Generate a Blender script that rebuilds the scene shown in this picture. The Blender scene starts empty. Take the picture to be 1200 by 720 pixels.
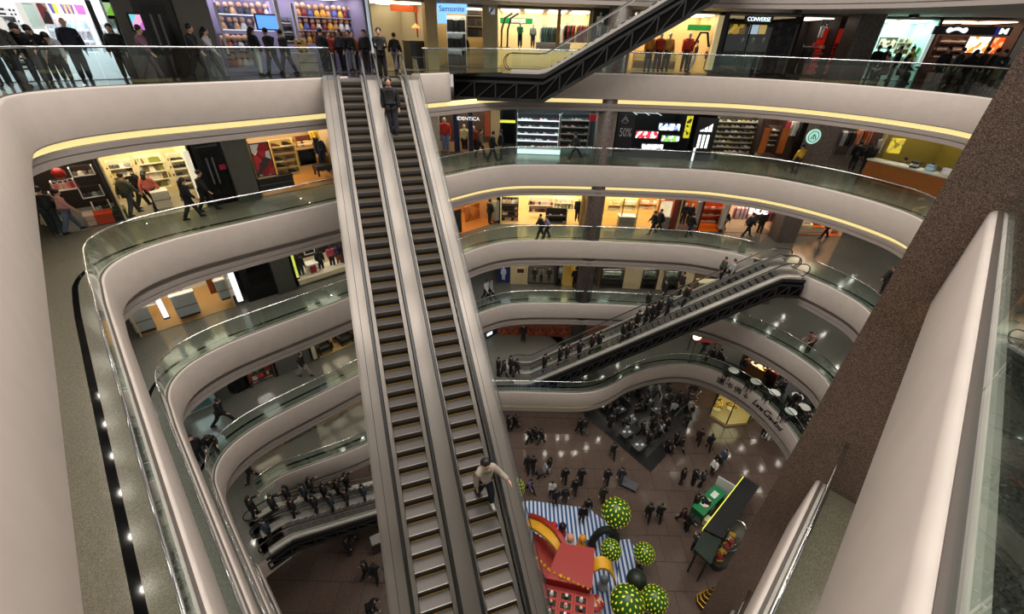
import bpy, math, random
from mathutils import Vector, Matrix
random.seed(11)
sc = bpy.context.scene; col = sc.collection
PI = math.pi; R = math.radians
def c3(h): return tuple((int(h[i:i+2],16)/255)**2.2 for i in (0,2,4))
# ------------------------------------------------------------ camera, world, lights, exposure
EYE = 1.62
down = Vector((577-600, 1150-360, 500)).normalized()
fw = (Vector((0,0,1))-down*down.z).normalized(); rt = down.cross(fw)
CAM = Matrix((rt, fw, -down))                       # lens axes -> world
cd = bpy.data.cameras.new('camera'); cam = bpy.data.objects.new('camera', cd); col.objects.link(cam)
cd.sensor_width = 36; cd.lens = 15; cd.clip_start = .02; cd.clip_end = 200
cm = Matrix((CAM.col[0], -CAM.col[1], -CAM.col[2])).transposed().to_4x4(); cm.translation = (0,0,EYE)
cam.matrix_world = cm; sc.camera = cam
w = bpy.data.worlds.new('world'); sc.world = w; w.use_nodes = True
w.node_tree.nodes['Background'].inputs[0].default_value = (1,.95,.9,1); w.node_tree.nodes['Background'].inputs[1].default_value = .4
def area(name, loc, sx, sy, power, color=(1,.93,.86), rot=(0,0,0)):
    l = bpy.data.lights.new(name,'AREA'); l.shape='RECTANGLE'; l.size=sx; l.size_y=sy; l.energy=power; l.color=color
    o = bpy.data.objects.new(name,l); o.location=loc; o.rotation_euler=rot; col.objects.link(o); return o
for i in range(6): area('atrium_ceiling_strip', (3,4+i*4.2,19), 26, 1.1, 1550)
DLE = 65
sc.cycles.transparent_max_bounces = 40; sc.cycles.max_bounces = 8; sc.cycles.sample_clamp_indirect = 2.5; sc.cycles.blur_glossy = .6
sc.view_settings.view_transform='Standard'; sc.view_settings.look='None'; sc.view_settings.exposure=0.35; sc.view_settings.gamma=1
# ------------------------------------------------------------ pixel -> place on a floor or a wall (1200x720)
def ray(x, y): return (CAM @ Vector((x-600, y-360, 500))).normalized()
def at(x, y, z):
    d = ray(x,y); t = (z-EYE)/d.z; return Vector((d.x*t, d.y*t, z))
# ------------------------------------------------------------ materials
MC = {}
def mat(color, rough=.6, metal=0., emit=0., spec=.5, key=None, noise=0., nscale=20., bump=0.):
    k = (color, rough, metal, emit, spec, noise, nscale, bump)
    if k in MC: return MC[k]
    m = bpy.data.materials.new('m_'+(key or str(color))); m.use_nodes=True; nt=m.node_tree; b=nt.nodes['Principled BSDF']
    rgb = c3(color)+(1,) if isinstance(color,str) else tuple(color)+(1,)
    b.inputs['Base Color'].default_value=rgb; b.inputs['Roughness'].default_value=rough; b.inputs['Metallic'].default_value=metal
    b.inputs['Specular IOR Level'].default_value=spec
    if emit: b.inputs['Emission Color'].default_value=rgb; b.inputs['Emission Strength'].default_value=emit
    if noise or bump:
        tc=nt.nodes.new('ShaderNodeTexCoord'); n=nt.nodes.new('ShaderNodeTexNoise'); n.inputs['Scale'].default_value=nscale; n.inputs['Detail'].default_value=4
        nt.links.new(tc.outputs['Object'], n.inputs['Vector'])
        if noise:
            r=nt.nodes.new('ShaderNodeValToRGB'); r.color_ramp.elements[0].position=.35; r.color_ramp.elements[1].position=.65
            r.color_ramp.elements[0].color=tuple(c*(1-noise) for c in rgb[:3])+(1,); r.color_ramp.elements[1].color=tuple(min(1,c*(1+noise)) for c in rgb[:3])+(1,)
            nt.links.new(n.outputs['Fac'], r.inputs[0]); nt.links.new(r.outputs[0], b.inputs['Base Color'])
        if bump:
            bm=nt.nodes.new('ShaderNodeBump'); bm.inputs['Strength'].default_value=bump; bm.inputs['Distance'].default_value=.01
            nt.links.new(n.outputs['Fac'], bm.inputs['Height']); nt.links.new(bm.outputs[0], b.inputs['Normal'])
    MC[k]=m; return m
def glass_mat(tint=(.86,.93,.9), ior=1.5):
    m=bpy.data.materials.new('m_glass'); m.use_nodes=True; nt=m.node_tree; nt.nodes.remove(nt.nodes['Principled BSDF'])
    t=nt.nodes.new('ShaderNodeBsdfTransparent'); t.inputs[0].default_value=tint+(1,)
    g=nt.nodes.new('ShaderNodeBsdfGlossy'); g.inputs['Roughness'].default_value=.015; g.inputs[0].default_value=(.95,.98,1,1)
    lw=nt.nodes.new('ShaderNodeLayerWeight'); pw=nt.nodes.new('ShaderNodeMath'); pw.operation='POWER'; pw.inputs[1].default_value=4.8; f=nt.nodes.new('ShaderNodeMath'); f.operation='MULTIPLY_ADD'; f.inputs[1].default_value=.9; f.inputs[2].default_value=((ior-1)/(ior+1))**2; f.use_clamp=True; lw.inputs[0].default_value=.5
    nt.links.new(lw.outputs['Facing'],pw.inputs[0]); nt.links.new(pw.outputs[0],f.inputs[0])
    x=nt.nodes.new('ShaderNodeMixShader'); nt.links.new(f.outputs[0],x.inputs[0]); nt.links.new(t.outputs[0],x.inputs[1]); nt.links.new(g.outputs[0],x.inputs[2])
    nt.links.new(x.outputs[0], nt.nodes['Material Output'].inputs[0]); return m
def brushed(color, rough=.28):
    m=bpy.data.materials.new('m_brushed'); m.use_nodes=True; nt=m.node_tree; b=nt.nodes['Principled BSDF']
    b.inputs['Base Color'].default_value=c3(color)+(1,); b.inputs['Metallic'].default_value=.65
    tc=nt.nodes.new('ShaderNodeTexCoord'); mp=nt.nodes.new('ShaderNodeMapping'); mp.inputs['Scale'].default_value=(.45,.9,.9)
    n=nt.nodes.new('ShaderNodeTexNoise'); n.inputs['Scale'].default_value=1.4; n.inputs['Detail'].default_value=0
    r=nt.nodes.new('ShaderNodeMapRange'); r.inputs[1].default_value=.25; r.inputs[2].default_value=.75; r.inputs[3].default_value=rough; r.inputs[4].default_value=rough+.16
    nt.links.new(tc.outputs['Object'],mp.inputs[0]); nt.links.new(mp.outputs[0],n.inputs['Vector']); nt.links.new(n.outputs['Fac'],r.inputs[0]); nt.links.new(r.outputs[0],b.inputs['Roughness']); return m
def granite(c1, c2, c3_, scale, rough):
    m=bpy.data.materials.new('m_granite'); m.use_nodes=True; nt=m.node_tree; b=nt.nodes['Principled BSDF']
    tc=nt.nodes.new('ShaderNodeTexCoord'); v=nt.nodes.new('ShaderNodeTexVoronoi'); v.inputs['Scale'].default_value=scale
    n=nt.nodes.new('ShaderNodeTexNoise'); n.inputs['Scale'].default_value=scale*.55; n.inputs['Detail'].default_value=5
    nt.links.new(tc.outputs['Object'],v.inputs['Vector']); nt.links.new(tc.outputs['Object'],n.inputs['Vector'])
    x=nt.nodes.new('ShaderNodeMix'); x.data_type='FLOAT'; x.inputs[0].default_value=.5
    sp=nt.nodes.new('ShaderNodeSeparateColor'); nt.links.new(v.outputs['Color'],sp.inputs[0])
    nt.links.new(sp.outputs[0],x.inputs[2]); nt.links.new(n.outputs['Fac'],x.inputs[3])
    r=nt.nodes.new('ShaderNodeValToRGB'); e=r.color_ramp.elements
    e[0].position=.3; e[0].color=c3(c1)+(1,); e[1].position=.72; e[1].color=c3(c3_)+(1,); k=e.new(.52); k.color=c3(c2)+(1,)
    nt.links.new(x.outputs[0],r.inputs[0]); nt.links.new(r.outputs[0],b.inputs['Base Color']); b.inputs['Roughness'].default_value=rough; return m
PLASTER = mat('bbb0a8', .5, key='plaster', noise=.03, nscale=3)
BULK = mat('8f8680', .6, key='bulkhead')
COVE = mat((1,.83,.36), .5, emit=.62, key='cove')
FLOOR = granite('4a4a45','62625b','787871', 110, .13); FLOORT = granite('2b2a27','3b3a36','4b4a45', 110, .12)
FLOORL = granite('544f45','6a6457','7d7767', 150, .2)
PIER = granite('3c2e26','66534a','978071', 150, .4)
TILE = granite('483d36','564942','62534b', 50, .16)
CEIL = mat('dcd6d0', .7, key='ceiling')
INLAY = mat('0b0d10', .06, key='inlay')
GLASS = glass_mat(); GLASSE = glass_mat((.96,.975,.97),1.45); CHROME = mat('c9c9c9', .12, 1., key='chrome'); STEEL = brushed('746e68',.3); STEELD = brushed('6d6862', .34)
BLACK = mat('0c0c0c', .45, key='black'); RUBBER = mat('0a0a0a', .35, key='rubber'); TRUSS = mat('1f1f1e', .6, .0, key='truss'); TRUSSD = mat('070707', .9, spec=.15, key='trussdark')
STEP = mat('544f4b', .45, .4, key='step'); YELLOW = mat('94701a', .5, key='yellow line'); WHITE = mat('e6e2dc', .5); DARK = mat('17181a', .5, key='dark')
GLINT_STEEL = mat('bdb8b2',.3,.35,key='glint steel'); COLUMN = granite('3a3430','554b45','6b5f58', 30, .4)  # escalator steel made paler, reflected lights put into its colour
# ------------------------------------------------------------ mesh helpers
class MB:
    def __init__(s): s.v=[]; s.f=[]; s.m=[]
    def add(s, vs, fs, mi=0):
        b=len(s.v); s.v+= [tuple(v) for v in vs]; s.f+=[tuple(i+b for i in f) for f in fs]; s.m+=[mi]*len(fs); return s
    def box(s, x0,y0,z0,x1,y1,z1, mi=0):
        return s.add([(x0,y0,z0),(x1,y0,z0),(x1,y1,z0),(x0,y1,z0),(x0,y0,z1),(x1,y0,z1),(x1,y1,z1),(x0,y1,z1)],
                     [(0,3,2,1),(4,5,6,7),(0,1,5,4),(1,2,6,5),(2,3,7,6),(3,0,4,7)], mi)
    def prism(s, poly, z0, z1, mi=0):
        n=len(poly); return s.add([(x,y,z0) for x,y in poly]+[(x,y,z1) for x,y in poly], [tuple(range(n-1,-1,-1)), tuple(range(n,2*n))]+[(i,(i+1)%n,n+(i+1)%n,n+i) for i in range(n)], mi)
    def hexa(s, a, b, mi=0):     # two quads (4 points each), joined
        return s.add(list(a)+list(b), [(3,2,1,0),(4,5,6,7),(0,1,5,4),(1,2,6,5),(2,3,7,6),(3,0,4,7)], mi)
    def tube(s, pts, r, n=8, mi=0, closed=False):
        pts=[Vector(p) for p in pts]; N=len(pts); rs=r if isinstance(r,(list,tuple)) else [r]*N; vs=[]; fs=[]
        for i,p in enumerate(pts):
            a=pts[(i-1)%N] if (closed or i) else p; b=pts[(i+1)%N] if (closed or i<N-1) else p
            t=(b-a).normalized(); u=t.cross(Vector((0,0,1)))
            if u.length<.05: u=t.cross(Vector((0,1,0)))
            u.normalize(); w_=t.cross(u)
            vs+=[p+(u*math.cos(2*PI*k/n)+w_*math.sin(2*PI*k/n))*rs[i] for k in range(n)]
        for i in range(N if closed else N-1):
            j=(i+1)%N
            fs+=[(i*n+k, i*n+(k+1)%n, j*n+(k+1)%n, j*n+k) for k in range(n)]
        if not closed: fs+=[tuple(range(n-1,-1,-1)), tuple(range((N-1)*n, N*n))]
        return s.add(vs,fs,mi)
    def lathe(s, prof, n=16, cx=0, cy=0, mi=0):
        vs=[(cx+r*math.cos(2*PI*k/n), cy+r*math.sin(2*PI*k/n), z) for r,z in prof for k in range(n)]
        fs=[(i*n+k,i*n+(k+1)%n,(i+1)*n+(k+1)%n,(i+1)*n+k) for i in range(len(prof)-1) for k in range(n)]
        fs+=[tuple(range(n-1,-1,-1)), tuple(range((len(prof)-1)*n,len(prof)*n))]
        return s.add(vs,fs,mi)
    def ball(s, c, r, n=10, m=7, mi=0, sz=1.):
        return s.lathe([(max(1e-4,r*math.sin(PI*i/m)), c[2]-r*sz*math.cos(PI*i/m)) for i in range(m+1)], n, c[0], c[1], mi)
    def mesh(s, name, mats, smooth=False):
        me=bpy.data.meshes.new(name); me.from_pydata(s.v,[],s.f)
        for m in (mats if isinstance(mats,(list,tuple)) else [mats]): me.materials.append(m)
        me.polygons.foreach_set('material_index', s.m)
        if smooth: me.polygons.foreach_set('use_smooth',[True]*len(s.f))
        me.update(); return me
    def obj(s, name, mats, parent=None, smooth=False, loc=None, rz=0):
        return link(name, s.mesh(name,mats,smooth), parent, loc, rz)
def link(name, me, parent=None, loc=None, rz=0, scale=None):
    o=bpy.data.objects.new(name,me); col.objects.link(o)
    if parent: o.parent=parent
    if loc is not None: o.location=loc
    if rz: o.rotation_euler=(0,0,rz)
    if scale: o.scale=scale
    return o
def tag(o, label, cat, group=None, kind=None):
    o['label']=label; o['category']=cat
    if group: o['group']=group
    if kind: o['kind']=kind
    return o
def thing(name, label, cat, loc=(0,0,0), rz=0, group=None): return tag(link(name,None,None,loc,rz), label, cat, group)
def struct(o, label=None):
    o['kind']='structure'
    if label: o['label']=label
    return o
# ------------------------------------------------------------ plan of the atrium edge
def smooth(pts, n=6):
    P=[Vector(p) for p in pts]; out=[]
    for i in range(len(P)-1):
        a=P[max(0,i-1)]; b=P[i]; c=P[i+1]; d=P[min(len(P)-1,i+2)]
        for k in range(n):
            t=k/n; out.append(.5*((2*b)+(c-a)*t+(2*a-5*b+4*c-d)*t*t+(3*b-a-3*c+d)*t**3))
    out.append(P[-1]); return out
def resample(P, st):
    out=[P[0].copy()]; acc=0
    for a,b in zip(P,P[1:]):
        L=(b-a).length; d=st-acc
        while d<=L+1e-9: out.append(a.lerp(b,d/L)); d+=st
        acc=L-(d-st)
    if (out[-1]-P[-1]).length>.02: out.append(P[-1].copy())
    return out
def line(a,b,n=10): return [Vector(a).lerp(Vector(b),i/n) for i in range(n)]
apex=[Vector((-.325+math.cos(R(a)),.44+math.sin(R(a)))) for a in range(-45,-136,-10)]
NEAR = line((5.55,4.9),(.45,-.2),8)+apex+line((-1.05,-.25),(-11.2,9.9),12)
CORNER = smooth([(-11.2,9.9),(-12.0,10.75),(-12.65,11.5),(-13.0,12.35),(-12.95,13.3),(-12.4,14.4),(-11.5,15.45),(-9.9,17.1)])
FARL = line((-9.9,17.1),(-4.6,22.75),8)
RIGHT = smooth([(14.6,25.45),(16.2,24.1),(17.5,22.4),(18.3,20.6),(18.5,19.3),(18.2,18.0),(17.3,16.7),(15,14.3),(11,10.3)])
FAR = smooth([(-4.6,22.75),(-3.0,24.45),(-1.8,25.6),(-.3,26.45),(1.8,26.8),(5.5,26.9),(9.5,26.75),(12.2,26.45),(14.6,25.45)])
FAR4 = smooth([(-4.6,21.0),(-2.6,22.2),(-.5,22.6),(2.5,22.65),(5.1,22.7),(6.6,23.1),(7.9,23.9),(9.3,24.95),(11.4,25.9),(13.4,26.3),(15.2,26.0),(16.8,24.8),(18.0,23.0),(18.6,20.6),(18.6,18.8),(17.9,17.4),(16,15.3),(11,10.3)])
EDGE = resample(NEAR+CORNER[:-1]+FARL+FAR[:-1]+RIGHT, .3)
EDGE4L = resample(NEAR+smooth([(-11.2,9.9),(-11.75,10.45)],3), .3)
EDGE4 = resample(smooth([(-13.6,14.2),(-12.9,15.2),(-11,16.3),(-9,17.5),(-6.5,19.6),(-4.6,21.0)])[:-1]+FAR4, .3)
def normals(P):
    out=[]
    for i in range(len(P)):
        t=(P[min(i+1,len(P)-1)]-P[max(i-1,0)]).normalized(); out.append(Vector((-t.y,t.x))*-1)
    return out
# heading runs with the void on its right hand, so "outward" (into the gallery) is its left
def normals(P):
    o=[]
    for i in range(len(P)):
        t=(P[min(i+1,len(P)-1)]-P[max(i-1,0)]).normalized(); o.append(Vector((t.y*-1,t.x)))
    return o
def sweep(mb, P, prof, z0=0, mi=0, cap=False):
    N=normals(P); vs=[]; k=len(prof)
    for p,n in zip(P,N): vs+=[(p.x+n.x*a, p.y+n.y*a, z0+z) for a,z in prof]
    fs=[(i*k+j,(i+1)*k+j,(i+1)*k+j+1,i*k+j+1) for i in range(len(P)-1) for j in range(k-1)]
    if cap: fs+=[tuple(range(k)), tuple(range(len(vs)-1,len(vs)-1-k,-1))]
    return mb.add(vs,fs,mi)
def runs(P, gaps):
    out=[]; cur=[]
    for p in P:
        if any((p-Vector(g[:2])).length<g[2] for g in gaps):
            if len(cur)>1: out.append(cur)
            cur=[]
        else: cur.append(p)
    if len(cur)>1: out.append(cur)
    return out
FASC=[(.2,.06),(.055,.06),(.03,.052),(.01,.03),(0,-.0),(0,-1.2),(.02,-1.25),(.25,-1.25)]
ORD=['top','second','third','fourth','lowest']
def level(z, k, paths, gaps, fgaps=(), floor=FLOOR, rails=True, cove=lambda p: True):
    nm=ORD[k] if k>=0 else 'upper'
    fa=thing('balcony_fascia','','fascia',(0,0,0)); del fa['label'], fa['category']; struct(fa, f'pale curved parapet band of the {nm} gallery')
    mb=MB(); cv=MB(); cw=MB(); bk=MB(); fl=MB(); ce=MB(); st=MB()
    for P in paths:
        for Q in runs(P, fgaps): sweep(mb,Q,FASC,z,cap=True)
        for lit,M_ in ((True,cv),(False,cw)):
            q=[]
            for p in P+[None]:
                if p is not None and bool(cove(p))==lit: q.append(p)
                else:
                    if p is not None: q.append(p)
                    if len(q)>2: sweep(M_,q,[(.25,-1.25),(.25,-1.47)],z)
                    q=[]
        vs=[]
        for p,u in zip(P,normals(P)):
            n0=.42-.37*min(1,max(0,(p.y-11.0)/2.2))
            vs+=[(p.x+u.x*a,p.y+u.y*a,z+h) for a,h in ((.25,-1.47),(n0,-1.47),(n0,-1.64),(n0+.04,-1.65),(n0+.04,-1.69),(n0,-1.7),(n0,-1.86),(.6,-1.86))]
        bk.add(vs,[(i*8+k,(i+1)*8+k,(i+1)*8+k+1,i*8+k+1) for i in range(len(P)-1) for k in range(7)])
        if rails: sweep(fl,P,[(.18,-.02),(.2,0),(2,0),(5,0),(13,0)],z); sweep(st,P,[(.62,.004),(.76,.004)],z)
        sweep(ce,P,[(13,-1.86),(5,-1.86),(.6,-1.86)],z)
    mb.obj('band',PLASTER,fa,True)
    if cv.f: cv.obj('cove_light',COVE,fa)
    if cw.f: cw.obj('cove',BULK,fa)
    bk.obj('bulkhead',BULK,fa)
    if rails:
        o=struct(fl.obj('floor',floor)); st.obj('dark_inlay',INLAY,o)
    o_=struct(ce.obj('ceiling',CEIL))
    if not rails:
        for a_ in (1.1,2.0,3.0):
            gm=MB()
            for P in paths: sweep(gm,P,[(a_,-1.866),(a_+.07,-1.866)],z)
            gm.obj('groove_line',mat('5d5854',.7),o_)
    if not rails: return
    n=0
    for P in paths:
        for Q in runs(P,gaps):
            gr=thing('glass_balustrade', f'{("first","second","third")[n]} clear glass balustrade run of the {nm} gallery, counted from the granite pier', 'balustrade'); n+=1
            N=normals(Q)
            for i in range(0,len(Q)-1,5):
                q=Q[i:i+6]
                if len(q)<2: break
                m=MB(); nn=N[i:i+6]
                q=[p.copy() for p in q]; q[0]=q[0].lerp(q[1],.03); q[-1]=q[-1].lerp(q[-2],.03)
                vs=[]
                for p,u in zip(q,nn):
                    for a,h in ((.085,.05),(.085,1.05),(.097,1.05),(.097,.05)): vs.append((p.x+u.x*a,p.y+u.y*a,z+h))
                fs=[(a*4+b,(a+1)*4+b,(a+1)*4+(b+1)%4,a*4+(b+1)%4) for a in range(len(q)-1) for b in range(4)]
                m.add(vs,fs).obj('glass_panel',GLASS,gr)
            MB().tube([(p.x+u.x*.09,p.y+u.y*.09,z+1.08) for p,u in zip(Q,N)],.03,8).obj('handrail',CHROME,gr,True)
            m=MB(); sweep(m,Q,[(.06,.062),(.06,.075),(.12,.075),(.12,.062)],z); m.obj('base_channel',mat('4f453f',.5),gr)
MAIN_O=Vector((-6.69,19.1,0)); MAIN_U=Vector((.335,-.942)).normalized()
mg=[(-6.9+.34*2.3*0,20.4,2.3)]
OFF=lambda p: False
level(5,-1,[EDGE],[],rails=False,cove=OFF)
TOPG=[(-2.6,24.9,.95),(-1.2,25.95,1.5),(.4,26.6,1.3)]
level(0,0,[EDGE],[(-6.0,21.3,2.0)],[(-6.0,21.3,1.5)]+TOPG,floor=FLOORT)
level(-5,1,[EDGE],[],floor=FLOORL,cove=lambda p: p.y>19)
level(-10,2,[EDGE],[(16.3,24.0,1.45)],[(16.3,24.0,1.2)],cove=OFF)
level(-15,3,[EDGE],[],cove=OFF)
level(-20,4,[EDGE4L,EDGE4],[],cove=lambda p: p.x<6.2 and p.x>-4)
# ------------------------------------------------------------ granite pier and columns
mb=MB(); d=Vector((1,-1)).normalized(); e=Vector((1,1)).normalized(); o0=Vector((5.22,5.28))
q=[o0, o0+d*3.2, o0+d*3.2+e*1.2, o0+e*1.2]
mb.prism([(p.x,p.y) for p in q],-25,9); struct(mb.obj('wall_pier',PIER),'speckled brown granite pier rising past the galleries')
def column(n,x,y,r,z0,z1,sq=False):
    m=MB()
    if sq: m.prism([(x+r*a*1.0-.2*b*0,y+r*b) for a,b in ((-1,-.8),(-.8,-1),(.8,-1),(1,-.8),(1,.8),(.8,1),(-.8,1),(-1,.8))],z0,z1)
    else: m.lathe([(r,z0),(r,z1)],24,x,y)
    struct(m.obj('trim_%d'%n,COLUMN,None,not sq),'dark granite clad column running through the far galleries' if not sq else 'square dark granite column near the right hand shops')
column(1,5.3,27.55,.6,-20,4.9); column(2,18.9,28.4,.68,-20,4.9,True)
# ------------------------------------------------------------ escalators
def escalator(label, group, O, u, S, sl, run, w0, w1, inner, outer, slat=True, yellow=False, screen=False, deck=(None,None), truss=None, flat=(1.3,1.3), metal=None):
    STEELX = metal or GLINT_STEEL
    """O upper comb plate; u level heading going down; local x runs down the slope, y across"""
    rz=math.atan2(u.y,u.x); t=thing('escalator',label,'escalator',O,rz,group)
    zs=lambda s:-sl*min(max(s,0),S)
    n=int(S/run); sm=MB(); rise=run*sl
    sm.box(0,w0,-.12,run*1.02,w1,0,0); sm.box(run*.98,w0,-.025,run*1.03,w1,.003,2); sm.box(run*.99,w0,-rise*1.05,run*1.0,w1,-.02,1)
    if slat:
        for i in range(14):
            y=w0+(w1-w0)*(i+.3)/14; sm.box(0,y,0,run*.98,y+(w1-w0)*.022,.004,3)
    sme=sm.mesh('step',[STEP,BLACK,mat('8d8884',.4,.6),mat('4c4744',.5,.4)]); ym=MB().box(run*.03,w0+.02,.005,run*.1,w1-.02,.01).mesh('yellow_line',YELLOW) if yellow else None
    for i in range(n):
        s=link('step',sme,t,(i*run,0,-i*rise))
        if yellow: link('yellow_line',ym,s)
    # comb plates
    MB().box(-flat[0],w0-.1,-.06,0,w1+.1,.005).obj('landing_plate',STEELD,t)
    MB().box(S,w0-.1,-sl*S-.06,S+flat[1],w1+.1,-sl*S+.005).obj('landing_plate',STEELD,t)
    xs=[-flat[0]*.8,-.3,0.15,S*.5,S-.2,S+.3,S+flat[1]*.8]
    def prof(h): return [(x,zs(x-.2*0)+h) for x in xs]
    def slab(name,ya,yb,h0,h1,m,xs_=None):
        b=MB(); X=xs_ or xs
        for a,c in zip(X,X[1:]):
            b.hexa([(a,ya,zs(a)+h0),(a,yb,zs(a)+h0),(a,yb,zs(a)+h1),(a,ya,zs(a)+h1)],[(c,ya,zs(c)+h0),(c,yb,zs(c)+h0),(c,yb,zs(c)+h1),(c,ya,zs(c)+h1)])
        return b.obj(name,m,t)
    for side in (0,1):
        yb=(w0,w1)[side]; sg=(-1,1)[side]; skirt=inner; a,b=sorted((yb+sg*.01,yb+sg*skirt)); slab('skirt_panel',a,b,-.1,.13,STEELX)
        yg=yb+sg*(skirt+.03)
        slab('balustrade_glass',min(yg-.006,yg+.006),max(yg-.006,yg+.006),.1,.86,GLASSE)
        # handrail with rounded newels
        hp=[]
        x0=xs[0]; x1=xs[-1]
        for k in range(7): a_=-PI/2-PI*k/6+PI; hp.append((x0-.34*math.cos(PI*k/6-PI/2)*1.0,zs(x0)+.53-.36*math.cos(PI*k/6)*1.0))
        # loop: from low front round the end up to the rail
        loop0=[(x0-.36*math.sin(PI*k/6),zs(x0)+.52-.38*math.cos(PI*k/6)) for k in range(7)]
        loop1=[(x1+.36*math.sin(PI*k/6),zs(x1)+.52+.38*math.cos(PI*k/6)) for k in range(7)]
        mid=[(x,zs(x)+.9) for x in (-.55,-.15,.25,.6)]+[(S*.5,zs(S*.5)+.9)]+[(x,zs(x)+.9) for x in (S-.5,S-.1,S+.25,S+.6)]
        pts=[(p[0],yg,p[1]) for p in loop0+mid+loop1]
        b_=MB()
        vs=[];fs=[]
        for i,p in enumerate(pts):
            q0=Vector(pts[max(0,i-1)]); q1=Vector(pts[min(len(pts)-1,i+1)]); tt=(q1-q0).normalized(); nn=Vector((-tt.z,0,tt.x))
            for dy,dn in ((-.04,-.015),(.04,-.015),(.045,.01),(.03,.025),(-.03,.025),(-.045,.01)): vs.append((p[0]+nn.x*dn,p[1]+dy,p[2]+nn.z*dn))
        for i in range(len(pts)-1): fs+=[(i*6+j,i*6+(j+1)%6,(i+1)*6+(j+1)%6,(i+1)*6+j) for j in range(6)]
        fs+=[tuple(range(5,-1,-1)),tuple(range(len(vs)-6,len(vs)))]
        b_.add(vs,fs).obj('handrail',RUBBER,t)
        slab('rail_track',yg-.03,yg+.03,.83,.875,mat('c9c4bd',.35,.5),[-.3,0.2,S-.2,S+.3])
    for ya,yb in deck:
        g=.02
        slab('deck_panel',ya,yb,.0,.13,STEELX)
    return t,rz
def truss_side(t, S, sl, y, sg, depth=1.15, bays=12, flat=(1.3,1.3)):
    """dark side lattice of the truss: backing panel, chords and single braces"""
    zs=lambda s:-sl*min(max(s,0),S)
    xs=[-flat[0],0,S,S+flat[1]]; m=MB()
    for a,c in zip(xs,xs[1:]):
        m.hexa([(a,y-.04,zs(a)-depth),(a,y+.04,zs(a)-depth),(a,y+.04,zs(a)-.02),(a,y-.04,zs(a)-.02)],[(c,y-.04,zs(c)-depth),(c,y+.04,zs(c)-depth),(c,y+.04,zs(c)-.02),(c,y-.04,zs(c)-.02)])
    m.obj('side_panel',TRUSSD,t)
    def bar(x0,z0,x1,z1,r,name='brace'):
        d=Vector((x1-x0,z1-z0)).normalized(); n=Vector((-d.y,d.x))*r
        ya,yb=sorted((y+sg*.03,y+sg*.09))
        P=[(x0+n.x,z0+n.y),(x1+n.x,z1+n.y),(x1-n.x,z1-n.y),(x0-n.x,z0-n.y)]
        MB().add([(p[0],ya,p[1]) for p in P]+[(p[0],yb,p[1]) for p in P],[(3,2,1,0),(4,5,6,7),(0,1,5,4),(1,2,6,5),(2,3,7,6),(3,0,4,7)]).obj(name,TRUSS,t)
    for h in (.1,.42,depth-.08):
        for a,c in zip(xs,xs[1:]): bar(a,zs(a)-h,c,zs(c)-h,.06 if h>.3 and h<.5 else .085,'chord')
    L=S+flat[0]+flat[1]; b=bays
    for i in range(b):
        a=-flat[0]+L*i/b; c=-flat[0]+L*(i+1)/b
        bar(a,zs(a)-depth+.05,a,zs(a)-.42,.035); bar(a,zs(a)-.42,c,zs(c)-depth+.05,.03)
# tall pair, two storeys down from the top gallery
SL=10.3/15.2
a,rzm=escalator('left lane of the tall silver escalator pair dropping from the top gallery','tall escalator pair',MAIN_O,MAIN_U,17.0,SL,.345,-.39,.37,.12,.1,yellow=True,metal=STEEL,deck=((-1.03,-.6),(.56,.79)))
b,_=escalator('right lane of the tall silver escalator pair, with a woman walking on it','tall escalator pair',MAIN_O,MAIN_U,17.0,SL,.345,1.17,1.93,.12,.1,yellow=True,metal=STEEL,deck=((.79,1.03),(2.16,2.62)))
zsl=lambda s,S=17.:-SL*min(max(s,0),S)
def slope_slab(par,name,ya,yb,h0,h1,m,X,S=17.):
    q=MB()
    for x0,x1 in zip(X,X[1:]): q.hexa([(x0,ya,zsl(x0)+h0),(x0,yb,zsl(x0)+h0),(x0,yb,zsl(x0)+h1),(x0,ya,zsl(x0)+h1)],[(x1,ya,zsl(x1)+h0),(x1,yb,zsl(x1)+h0),(x1,yb,zsl(x1)+h1),(x1,ya,zsl(x1)+h1)])
    return q.obj(name,m,par)
slope_slab(a,'outer_cladding',-1.09,-1.02,-1.1,.05,STEELD,[-1.2,0,17,18]); slope_slab(b,'outer_cladding',2.61,2.68,-1.1,.05,STEELD,[-1.2,0,17,18])
slope_slab(a,'deck_groove',-.86,-.845,.128,.134,DARK,[-1.2,0,17,18]); slope_slab(b,'deck_groove',2.36,2.375,.128,.134,DARK,[-1.2,0,17,18])
slope_slab(a,'underside',-1.05,.79,-1.12,-1.02,TRUSSD,[-1.2,0,17,18]); slope_slab(b,'underside',.79,2.66,-1.12,-1.02,TRUSSD,[-1.2,0,17,18])
for i in range(9): slope_slab(b,'side_screen_glass',2.63,2.645,-.2,.75,GLASSE,[-1.0+i*2,-1.0+i*2+1.98] if i else [-1,0,.98])
slope_slab(b,'screen_top_trim',2.625,2.65,.745,.765,DARK,[-1,0,17]); 
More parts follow.
